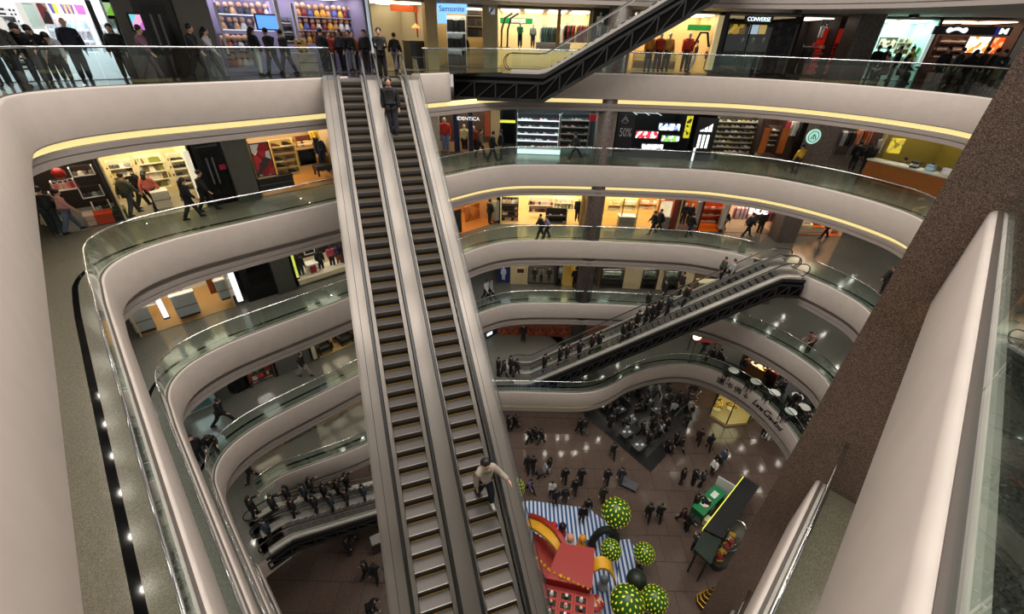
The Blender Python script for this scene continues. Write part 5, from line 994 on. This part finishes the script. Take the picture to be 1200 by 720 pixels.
for k in range(4):
    p=q[0].lerp(q[1],(k+.5)/4); tag(link('bottle_light',MB().lathe([(.06,0),(.06,.25),(.02,.32)],8).mesh('bottle_light',mat((1,.9,.7),.4,emit=5.)),None,(p.x,p.y,-18.99)),('first','second','third','fourth')[k]+' bright lamp along the far edge of the golden bar','lamp','bar lamps')
bar2=thing('bar_counter','smaller red and gold lit counter right of the golden bar','counter'); q=[at(x,y,-19.) for x,y in ((907,424),(918,431),(912,440),(901,432))]; MB().prism([(p.x,p.y) for p in q],-20,-19.05).obj('body',mat('3a1a14',.5),bar2); MB().prism([(p.x,p.y) for p in q],-19.05,-19).obj('worktop',pattern(['c93020','3a1410','f0c080','6a2418'],4.,.6),bar2)
p=at(808,424,-20); lamp=thing('clock_lamp','round glowing clock faced lamp on a dark pole','lamp',(p.x,p.y,-20)); MB().lathe([(.16,0),(.14,.05),(.04,.08),(.035,2.2)],10).obj('pole',DARK,lamp)
o=MB().lathe([(.001,0),(.32,0),(.34,.06),(.32,.12),(.001,.12)],24).obj('clock_face',mat((1,.9,.65),.4,emit=2.2),lamp,False,(0,.06,2.5)); o.rotation_euler=(PI/2,0,0)
m=MB(); m.box(-.015,-.1,2.5,.015,-.07,2.72); m.box(0,-.1,2.49,.16,-.07,2.52); m.obj('clock_hands',BLACK,lamp)
p0=at(842,421,-20); wp=thing('partition','slanted pale grey screen wall beside the golden bar','partition',(p0.x,p0.y,-20),R(-38)); MB().box(-.1,0,0,1.5,.25,2.3).obj('panel',mat('8d8a85',.4),wp); MB().box(-.15,-.05,0,1.55,.3,.12).obj('base',mat('55524e',.4),wp)
p0=at(812,401,-18.6); aw=thing('awning','thin dark red awning behind the glowing clock','awning',(p0.x,p0.y,-18.6),R(-5)); MB().hexa([(0,0,0),(2.2,0,0),(2.2,.8,.25),(0,.8,.25)],[(0,0,.06),(2.2,0,.06),(2.2,.8,.31),(0,.8,.31)]).obj('cloth',mat('6a1410',.6),aw)
for x in (.05,2.1): MB().box(x,.7,-1.4,x+.06,.76,.27).obj('post',DARK,aw)
# ------------------------------------------------------------ ground floor
struct(MB().box(-9,25.75,-25,6.9,26,-21.9).obj('wall_far',mat('3a332c',.5)),'dark ground floor wall under the lowest gallery')
struct(MB().prism([(6.9,26.05),(7.2,31),(26,31),(26,31.3),(6.9,31.3)],-25,-21.9).obj('wall_far',mat('2a221e',.6)))
plat=struct(MB().prism([(6.3,25.4),(10.47,20.03),(12.75,22.2),(16.4,26.2),(14,30.8),(7.2,26.3)],-25,-24.96).obj('floor',mat('3c3b3a',.22,noise=.2,nscale=6)),'grey exhibition floor with a black border'); 
a,b,c=Vector((6.25,25.5)),Vector((10.47,20.03)),Vector((12.75,22.2)); nn=Vector((.79,.61))
MB().add([(a.x,a.y,-24.955),(b.x,b.y,-24.955),((b+nn*.8).x,(b+nn*.8).y+.1,-24.955),((a+nn*.8).x,(a+nn*.8).y,-24.955)],[(0,1,2,3)]).obj('border',mat('0a0908',.5),plat)
mm=(b-a).normalized()*-1; MB().add([(b.x,b.y,-24.954),(c.x,c.y,-24.954),((c+mm*.9).x,(c+mm*.9).y,-24.954),((b+mm*.9).x,(b+mm*.9).y,-24.954)],[(0,1,2,3)]).obj('border',mat('0a0908',.5),plat)
for i,(x,y) in enumerate(((727,478),(741,490),(760,468),(735,505),(772,478),(750,520),(708,470),(785,462))):
    p=at(x,y,-24); t=thing('display_table',('first','second','third','fourth','fifth','sixth','seventh','eighth')[i]+' small dark display table lost in the crowd, counted from the escalators','table',(p.x,p.y,-24.96),R(35)); MB().box(-.5,-.35,.7,.5,.35,.76).obj('tabletop',mat('4a4a4c',.2),t)
    for a_ in (-.42,.42):
        for b_ in (-.28,.28): MB().box(a_-.03,b_-.03,0,a_+.03,b_+.03,.7).obj('leg',DARK,t)
    for k in range(2): tag(link('display_item',goods('box',('e6eef0','c9d8e0')[k]),None,(p.x-.2+k*.4,p.y,-24.19),R(20*k),(.8,.8,.5)),('left ','right ')[k]+'white sample on the '+ORDN[i]+' display table inside the crowd','box','samples on the display tables')
g0=at(776,508,-25); g1=at(818,470,-25); gf2=Frame((g0.x,g0.y),(g1.x-g0.x,g1.y-g0.y)); L=(Vector((g1.x-g0.x,g1.y-g0.y))).length
ba=thing('glass_barrier','low dark glass barrier slanting along the right of the crowd','barrier',(g0.x,g0.y,-24.96),gf2.rz)
for i in range(5): MB().box(L*i/5+.02,0,.05,L*(i+1)/5-.02,.02,1.0).obj('glass_panel',GLASS,ba); MB().box(L*i/5-.02,-.02,0,L*i/5+.02,.04,1.05).obj('post',DARK,ba)
MB().tube([(0,.01,1.06),(L,.01,1.06)],.035,6).obj('handrail',CHROME,ba); MB().box(0,.04,0,L,.9,.12).obj('planter_base',mat('23241f',.6),ba)
# glowing bay window
wb=thing('bay_window','glowing golden corner shop window with a white stone base','window'); pb=[at(x,y,-25) for x,y in ((831,488),(850,500),(875,498),(884,487),(868,464),(844,462))]
P2=[(p.x,p.y) for p in pb]; MB().prism(P2,-25,-24.75).obj('base',mat('b9a070',.35),wb); MB().prism(P2,-22.3,-22.1).obj('canopy',mat('2a221c',.5),wb); cx=sum(p[0] for p in P2)/6; cy=sum(p[1] for p in P2)/6
MB().prism([(cx+(x-cx)*.7,cy+(y-cy)*.7) for x,y in P2],-22.36,-22.31).obj('light_panel',mat((1,.82,.45),.5,emit=3.),wb)
for i in range(4):
    x0,y0=P2[i]; x1,y1=P2[i+1]; MB().tube([(x0,y0,-24.75),(x0,y0,-22.3)],.05,6).obj('mullion',mat('17110c',.4),wb); d_=Vector((x1-x0,y1-y0)); n_=Vector((-d_.y,d_.x)).normalized()*.01
    MB().hexa([(x0-n_.x,y0-n_.y,-24.7),(x1-n_.x,y1-n_.y,-24.7),(x1+n_.x,y1+n_.y,-24.7),(x0+n_.x,y0+n_.y,-24.7)],[(x0-n_.x,y0-n_.y,-22.3),(x1-n_.x,y1-n_.y,-22.3),(x1+n_.x,y1+n_.y,-22.3),(x0+n_.x,y0+n_.y,-22.3)]).obj('pane',GLASS,wb)
x0,y0=P2[5];x1,y1=P2[4]; MB().hexa([(x0,y0,-24.75),(x1,y1,-24.75),(x1,y1+.15,-24.75),(x0,y0+.15,-24.75)],[(x0,y0,-22.3),(x1,y1,-22.3),(x1,y1+.15,-22.3),(x0,y0+.15,-22.3)]).obj('back_panel',mat('c98a2a',.4,.3),wb)
GOLD=mat('d8a838',.25,1.)
for i,(f,r,h) in enumerate(((.2,.42,1.3),(.5,.5,1.6),(.8,.38,1.1))):
    x=P2[0][0]+(P2[3][0]-P2[0][0])*f; y=P2[0][1]+(P2[3][1]-P2[0][1])*f+.5
    t=thing('gold_ornament',('left','middle','right')[i]+' curling gold ornament in the glowing corner window','ornament',(x,y,-24.75)); m=MB(); m.tube([(r*math.cos(a*.6)*(1-a/22),r*math.sin(a*.6)*(1-a/22),.1+h*a/20) for a in range(20)],.07,7); m.obj('scroll',GOLD,t,True); MB().lathe([(.3,0),(.28,.08)],14).obj('plinth',mat('e6d8b0',.4),t)
# striped carpet
def stripes():
    m=bpy.data.materials.new('m_stripes'); m.use_nodes=True; nt=m.node_tree; b=nt.nodes['Principled BSDF']; b.inputs['Roughness'].default_value=.8
    tc=nt.nodes.new('ShaderNodeTexCoord'); sx=nt.nodes.new('ShaderNodeSeparateXYZ'); a=nt.nodes.new('ShaderNodeMath'); a.operation='MULTIPLY'; a.inputs[1].default_value=1/.27; f=nt.nodes.new('ShaderNodeMath'); f.operation='FRACT'; g=nt.nodes.new('ShaderNodeMath'); g.operation='GREATER_THAN'; g.inputs[1].default_value=.5
    x=nt.nodes.new('ShaderNodeMix'); x.data_type='RGBA'; x.inputs[6].default_value=c3('c9d3e0')+(1,); x.inputs[7].default_value=c3('2d4f86')+(1,)
    L_=nt.links.new; L_(tc.outputs['Object'],sx.inputs[0]); L_(sx.outputs[0],a.inputs[0]); L_(a.outputs[0],f.inputs[0]); L_(f.outputs[0],g.inputs[0]); L_(g.outputs[0],x.inputs[0]); L_(x.outputs[2],b.inputs['Base Color']); return m
SM=stripes()
cp=thing('striped_carpet','blue and white striped carpet under the red toy pavilion','carpet',(0,0,-25),0)
Q=[at(x,y,-24.97) for x,y in ((600,590),(622,587),(690,596),(712,614),(725,633),(722,720),(690,760),(600,720))]; MB().prism([(p.x,p.y) for p in Q],.0,.03).obj('main_panel',SM,cp)
Q=[at(x,y,-24.97) for x,y in ((725.5,633),(738,632),(746,645),(741,720),(722.5,720))]; c0=Q[0]; MB().prism([(p.x-c0.x,p.y-c0.y) for p in Q],.0,.03).obj('side_panel',SM,cp,False,(c0.x,c0.y,0))
# spotted balls
import bmesh
def ball(px,py,zc,r,label,lit=1.):
    p=at(px,py,zc); t=thing('spotted_ball',label,'ball',(p.x,p.y,-25)); h=zc+25; b=MB(); b.ball((0,0,h),r,20,12); b.obj('globe',mat('2c5a1c',.35),t,True); MB().lathe([(.25,0),(.22,.05),(.04,.1),(.04,h-r)],8).obj('stand',DARK,t)
    m=MB(); n=110
    for i in range(n):
        zz=1-2*(i+.5)/n; th=i*2.39996; rr=math.sqrt(1-zz*zz); d_=Vector((rr*math.cos(th),rr*math.sin(th),zz)); u=d_.cross(Vector((0,0,1))).normalized(); v=d_.cross(u); c=d_*(r*1.012)+Vector((0,0,h)); s=r*.085
        m.add([c+d_*.02*r]+[c+(u*math.cos(2*PI*k/6)*.7+v*math.sin(2*PI*k/6)*1.25)*s-d_*.012 for k in range(6)],[(0,k+1,(k+1)%6+1) for k in range(6)])
    o=m.obj('spots',mat('e6d83a',.4,emit=.25),t); o['kind']='stuff'
for q in ((722,601,-22.6,.86,'largest green ball with yellow spots, at the top of the ball group'),(716,645,-23.4,.6,'small green spotted ball standing on the striped carpet'),(755,649,-23.4,.6,'small green spotted ball standing right of the striped carpet'),(735,707,-22.8,.86,'large green spotted ball at the bottom left of the lower pair'),(767,703,-22.9,.68,'green spotted ball at the bottom right of the lower pair'),(604,572,-23.2,.62,'green spotted ball behind the escalator side glass')): ball(*q)
def plain_ball(px,py,zc,r,colr,label):
    p=at(px,py,zc); t=thing('dark_globe',label,'ball',(p.x,p.y,-25)); b=MB(); b.ball((0,0,zc+25),r,18,12); b.obj('globe',mat(colr,.5),t,True); MB().lathe([(.25,0),(.22,.05),(.04,.1),(.04,zc+25-r)],8).obj('stand',DARK,t)
plain_ball(746,680,-23.2,.55,'16241a','plain dark green ball between the small ball and the lower pair')
p=at(707,640,-25); ar=thing('topiary_arch','round dark leafy arch behind the small ball on the striped carpet','arch',(p.x,p.y,-25)); MB().tube([(.75*math.cos(a_),0,.1+1.7*math.sin(a_)) for a_ in [PI*k/12 for k in range(13)]],.22,8).obj('hoop',mat('16201a',.8,noise=.5,nscale=12),ar,True)
for s in (-1,1): MB().box(s*.75-.25,-.25,0,s*.75+.25,.25,.18).obj('planter',DARK,ar)
# red toy pavilion
RED=mat('96241a',.5,key='red'); REDD=mat('8a1c14',.5); YEL=mat('d8a02a',.5)
q=[at(x,y,-21.8) for x,y in ((657,637),(697,643),(694,690),(640,678))]; pv=thing('toy_pavilion','red toy pavilion with yellow arches and a grid of toy windows','pavilion'); P4=[(p.x,p.y) for p in q]
cx=sum(p[0] for p in P4)/4; cy=sum(p[1] for p in P4)/4; MB().prism([(cx+(x-cx)*.96,cy+(y-cy)*.96) for x,y in P4],-25,-21.9).obj('body',REDD,pv); MB().prism(P4,-21.9,-21.78).obj('roof',RED,pv)
fr=Frame(P4[3],(P4[2][0]-P4[3][0],P4[2][1]-P4[3][1])); FWd=(Vector(P4[2])-Vector(P4[3])).length
fl_=link('front_block',MB().box(-.3,-1.5,0,FWd+.2,0.02,2.6).mesh('front_block',RED),pv,(P4[3][0],P4[3][1],-25),fr.rz)
def topgrid(nx,ny):
    for i in range(nx):
        for j in range(ny):
            x0=.1+(FWd-.1)*i/nx; y0=-1.4+1.25*j/ny; w_=(FWd-.1)/nx*.72; d2=1.25/ny*.74
            MB().box(x0,y0,2.6,x0+w_,y0+d2,2.615).obj('recess_shade',mat('140a08',.6),fl_); f=.04  # dark plate paints in the shade of a sunken window
            m=MB(); m.box(x0-f,y0-f,2.6,x0+w_+f,y0,2.66); m.box(x0-f,y0+d2,2.6,x0+w_+f,y0+d2+f,2.66); m.box(x0-f,y0,2.6,x0,y0+d2,2.66); m.box(x0+w_,y0,2.6,x0+w_+f,y0+d2,2.66); m.obj('window_frame',mat('c9402a',.5),fl_)
            wv=Matrix.Rotation(fr.rz,3,'Z')@Vector((x0+w_*.5,y0+d2*.45,0)); k=goods('doll',('e8e4e0','3a2a28')[(i+j)%2],('f4f0ea','e6b090')[(i*2+j)%2]); tag(link('plush_toy',k,None,(P4[3][0]+wv.x,P4[3][1]+wv.y,-22.385),fr.rz+.4*i,(1.1,1.1,1)),('white','dark')[(i+j)%2]+' plush toy in '+('left','middle','right')[i]+' column, '+('front','second','third')[j]+' row of the red window grid','toy','plush toys in the red window grid')
topgrid(3,3)
def arch(pts,w_,th,m_,label_name='arch_band'):
    b=MB(); P=[Vector(p) for p in pts]; vs=[]
    for i,p in enumerate(P):
        t_=(P[min(i+1,len(P)-1)]-P[max(0,i-1)]).normalized(); s_=t_.cross(Vector((0,0,1))).normalized()*w_; u_=Vector((0,0,th)); vs+=[p-s_-u_,p+s_-u_,p+s_+u_,p-s_+u_]
    fs=[(i*4+k,i*4+(k+1)%4,(i+1)*4+(k+1)%4,(i+1)*4+k) for i in range(len(P)-1) for k in range(4)]+[(3,2,1,0),tuple(range(len(vs)-4,len(vs)))]
    return b.add(vs,fs).obj(label_name,m_,pv)
S3=lambda pts:[Vector(p) for p in smooth3(pts)]
def smooth3(P,n=5):
    P=[Vector(p) for p in P]; out=[]
    for i in range(len(P)-1):
        a,b,c,d=P[max(0,i-1)],P[i],P[i+1],P[min(len(P)-1,i+2)]
        for k in range(n): t=k/n; out.append(.5*((2*b)+(c-a)*t+(2*a-5*b+4*c-d)*t*t+(3*b-a-3*c+d)*t**3))
    return out+[P[-1]]
arch(smooth3([at(617,612,-23.4),at(630,617,-22.6),at(645,628,-22.1),at(657,642,-22.2),at(663,657,-22.9)]),.32,.12,YEL); arch(smooth3([at(620,606,-23.5),at(636,612,-22.5),at(652,626,-22.0),at(662,642,-22.1)]),.12,.3,RED)
arch(smooth3([at(694,664,-22.2),at(703,660,-21.9),at(713,663,-22.1),at(719,674,-23),at(722,690,-24.6)]),.3,.1,YEL)
Q=[at(x,y,-23.6) for x,y in ((624,624),(650,640),(660,668),(640,678),(628,664))]; MB().prism([(p.x,p.y) for p in Q],-25,-23.55).obj('side_block',mat('9a2a1c',.5),pv)
for i in range(7):
    p=at(629+i*4.6,655+i*4.3-(i>4)*3,-23.5) if i<5 else at(648+(i-4)*9,672+(i-4)*4,-21.75); MB().ball((p.x,p.y,-23.5 if i<5 else -21.72),.11,8,5).obj('bead_trim',YEL,pv,True)
for i in range(9):
    p=at(644+i*5.6,670+i*2.6,-21.78); MB().ball((p.x,p.y,-21.74),.075,7,4).obj('bead_trim',mat('c98a2a',.5),pv,True)
cn=thing('striped_drum','small red and white striped drum at the right of the red pavilion','drum',tuple(at(698,708,-24.3)))
for k in range(5): MB().lathe([(.42,-.7+k*.17),(.42,-.7+(k+1)*.17)],18).obj('band',mat(('c9301f','e8e4de')[k%2],.5),cn)
MB().lathe([(.42,.15),(.3,.2),(.05,.22)],18).obj('lid',pattern(['c9301f','e8c0a0','8a2018'],6),cn)
for i,(x,y,c_,d_,l) in enumerate(((648,619,'4a2a6a','b02a3a','doll in purple and red beside the yellow arch'),(658,620,'a02430','1a1420','doll in crimson beside the yellow arch'),(667,633,'e8e2dc','d8a080','white capped doll above the red roof'),(681,634,'e8a020','d89030','large orange yellow bear doll above the red roof'),(706,682,'a9b4bc','7a8890','grey doll under the right yellow arch'))):
    p=at(x,y+6,-24.9); k=goods('doll',c_,d_); tag(link('doll',k,None,(p.x,p.y,-24.97),i,(3.2,3.2,3.4)),l,'doll','dolls around the red pavilion')
# kiosk
ks=thing('kiosk','black roofed kiosk with a dark green lower roof and a yellow edge','kiosk'); q=[(15.62,18.03),(16.32,17.35),(12.54,13.85),(11.62,14.38)]; MB().prism(q,-22.65,-22.5).obj('roof',mat('0c0c0e',.6),ks)
MB().prism([(11.6,14.36),(12.52,13.83),(11.36,12.45),(10.71,13.27)],-22.8,-22.66).obj('lower_roof',mat('14261c',.6),ks)
for x,y in ((15.5,17.9),(16.1,17.4),(12.6,14.1),(11.8,14.4),(11.3,12.7),(10.9,13.2)): MB().box(x-.04,y-.04,-25,x+.04,y+.04,-22.66).obj('post',DARK,ks)
d_=(Vector(q[3])-Vector(q[0])); n_=Vector((-.67,.72)); MB().hexa([(q[0][0],q[0][1],-22.75),(q[3][0],q[3][1],-22.75),(q[3][0]+n_.x*.05,q[3][1]+n_.y*.05,-22.75),(q[0][0]+n_.x*.05,q[0][1]+n_.y*.05,-22.75)],[(q[0][0],q[0][1],-22.5),(q[3][0],q[3][1],-22.5),(q[3][0]+n_.x*.05,q[3][1]+n_.y*.05,-22.5),(q[0][0]+n_.x*.05,q[0][1]+n_.y*.05,-22.5)]).obj('yellow_edge',mat((.8,.85,.08),.5,emit=.5),ks)
MB().prism([(13.0,14.6),(15.8,17.2),(15.4,17.6),(12.6,15.0)],-25,-23.9).obj('back_counter',mat('2a2c2a',.5),ks)
a_=at(838,569,-24); b_=at(812,594,-24); cf=Frame((b_.x,b_.y),(a_.x-b_.x,a_.y-b_.y)); L=(Vector((a_.x-b_.x,a_.y-b_.y))).length
ct=thing('green_counter','green sales counter with a white and red printed top','counter',(b_.x,b_.y,-25),cf.rz); MB().box(0,-.75,0,L,0,.98).obj('body',mat('16603a',.5),ct); MB().box(-.04,-.8,.98,L+.04,.04,1.02).obj('worktop',mat('1a7a48',.4),ct)
MB().box(L*.2,-.6,1.021,L*.5,-.15,1.03).obj('printed_mat',pattern(['f0f0ec','c03028','f0f0ec','e0e0dc'],3),ct); MB().box(L*.62,-.55,1.021,L*.85,-.2,1.03).obj('printed_label',mat('d8e6dc',.5),ct)
a_=at(843,560,-23.4); wpn=thing('white_panel','white side panel at the top of the green counter','panel',(a_.x-.1,a_.y,-25),R(-40)); MB().box(0,0,0,1.25,.08,1.7).obj('sheet',mat('c9ccca',.5),wpn); MB().box(0,-.2,0,1.25,.3,.05).obj('foot',DARK,wpn)
for i,(x,y) in enumerate(((826,596),(832,603),(820,603),(836,588))): p=at(x,y,-24); k=goods('box',('f0f0e8','d8d8a0','2a2a2a','e6e6e0')[i]); tag(link('cardboard_box',k,None,(p.x,p.y,-25),R(40),(2,2,2.6)),('white','pale yellow','black','cream')[i]+' box on the floor behind the green counter','box','boxes behind the green counter')
# glass case with gold goods by the pier
p=at(846,652,-25); gc=thing('glass_case','tall curved glass case of red and gold goods beside the granite pier','display case',(p.x,p.y,-25),R(43)); arc=[(.95*math.cos(a_),.6*math.sin(a_)) for a_ in [2*PI*k/18 for k in range(18)]]
MB().prism([(x*1.3,y) for x,y in arc],0,.5).obj('base',mat('2a2622',.4),gc); m=MB(); n=18; m.add([(x*1.28,y*.98,.5) for x,y in arc]+[(x*1.28,y*.98,2.3) for x,y in arc]+[(x*.8,y*.6,2.75) for x,y in arc],[(i,(i+1)%n,n+(i+1)%n,n+i) for i in range(n)]+[(n+i,n+(i+1)%n,2*n+(i+1)%n,2*n+i) for i in range(n)]+[tuple(range(2*n,3*n))]); m.obj('glass_dome',GLASS,gc,True)
MB().tube([(x*1.28,y*.98,2.3) for x,y in arc],.025,5,closed=True).obj('rim',CHROME,gc)
for i in range(6):
    v=Matrix.Rotation(R(43),3,'Z')@Vector((-.8+i*.32,.1*(i%2),0)); tag(link('gift_box',goods('box',('8a1c20','d8a02a')[i%2],'e6c060'),None,(p.x+v.x,p.y+v.y,-24.49),R(30*i),(1.3,1.3,2.2+i%3)),('first','second','third','fourth','fifth','sixth')[i]+(' red' if i%2==0 else ' gold')+' box from the near end inside the curved glass case','box','boxes in the curved glass case')
p=at(830,700,-24.2); tt=thing('tinsel_tree','narrow cone of gold tinsel at the foot of the granite pier','ornament',(p.x,p.y,-25)); MB().lathe([(.5,.1),(.35,.7),(.18,1.3),(.02,1.9)],10).obj('core',mat('3a2c12',.6),tt); m=MB()
m.tube([((.53-.27*k/40*1.9)*math.cos(k*.8),(.53-.27*k/40*1.9)*math.sin(k*.8),.15+1.7*k/40) for k in range(41)],.035,5); m.obj('garland',mat('e0b040',.3,.8),tt,True)
# trolley and pushchair
p=at(737,570,-25); tr_=thing('luggage_trolley','flat grey trolley pulled by the man in slate blue','trolley',(p.x,p.y,-25),R(-30)); MB().box(-.55,-.35,.18,.55,.35,.26).obj('deck',mat('4a4c50',.5),tr_); MB().tube([(-.55,-.3,.26),(-.6,-.3,1.0),(-.6,.3,1.0),(-.55,.3,.26)],.02,6).obj('handle',CHROME,tr_)
for a_ in (-.45,.45):
    for b_ in (-.28,.28): MB().box(a_-.08,b_-.03,0,a_+.08,b_+.03,.18).obj('wheel',BLACK,tr_)
p=at(633,558,-25); pc=thing('pushchair','small dark pushchair beside the woman in black and white','pushchair',(p.x,p.y,-25),R(200)); MB().box(-.25,-.22,.35,.25,.22,.5).obj('seat',mat('2a1c1c',.6),pc); MB().hexa([(-.3,-.22,.5),(-.2,-.22,.5),(-.2,.22,.5),(-.3,.22,.5)],[(-.45,-.22,1.),(-.35,-.22,1.),(-.35,.22,1.),(-.45,.22,1.)]).obj('backrest',mat('8a8a8a',.6),pc); MB().tube([(-.3,0,.4),(-.6,0,1.05)],.02,5).obj('handle',CHROME,pc)
for a_ in (-.25,.25):
    for b_ in (-.22,.22): o=MB().lathe([(.1,0),(.1,.04)],10).obj('wheel',BLACK,pc,False,(a_,b_+.02,.1)); o.rotation_euler=(PI/2,0,0)
p=at(443,642,-25); bn=thing('waste_bin','dark slanted bin edge with a pale plate beside the tall escalators','bin',(p.x,p.y,-25),R(30)); MB().box(-.35,-.35,0,.35,.35,.9).obj('body',mat('2c2622',.5),bn); MB().box(-.3,-.3,.9,.3,.3,.94).obj('lid',mat('8a8680',.3),bn)
# ------------------------------------------------------------ recessed downlights of the galleries, one row pair per ceiling
DL=mat((1,.93,.82),.5,emit=DLE)
for z,paths in ((5,[EDGE]),(0,[EDGE]),(-5,[EDGE]),(-10,[EDGE]),(-15,[EDGE4L,EDGE4] if 0 else [EDGE]),(-20,[EDGE4])):
    m=MB()
    for P in paths:
        Q=resample(P,1.5); N=normals(Q)
        for q_,n_ in zip(Q,N):
            for a_ in ((1.3,3.0,4.7,6.4,8.1,9.8) if q_.x>14 else (1.3,3.0)):
              if z<5 or q_.y<12: m.lathe([(.085,z-1.885),(.085,z-1.87)],8,q_.x+n_.x*a_,q_.y+n_.y*a_)
    o=m.obj('downlights',DL,None); o['kind']='stuff'; o['label']='small round recessed downlights in the gallery ceiling'; o['category']='lights'
for i,x in enumerate((935,1072)):
    p=at(x,12+i*5,3.13); fx=thing('ceiling_fixture',('left','right')[i]+' small black square fixture on the ceiling edge above the top gallery','fixture',(p.x,p.y,3.02)); MB().box(-.16,-.16,0,.16,.16,.11).obj('housing',mat('0a0a0a',.5),fx); MB().box(-.1,-.1,-.02,.1,.1,0).obj('lens',mat('222222',.2),fx)
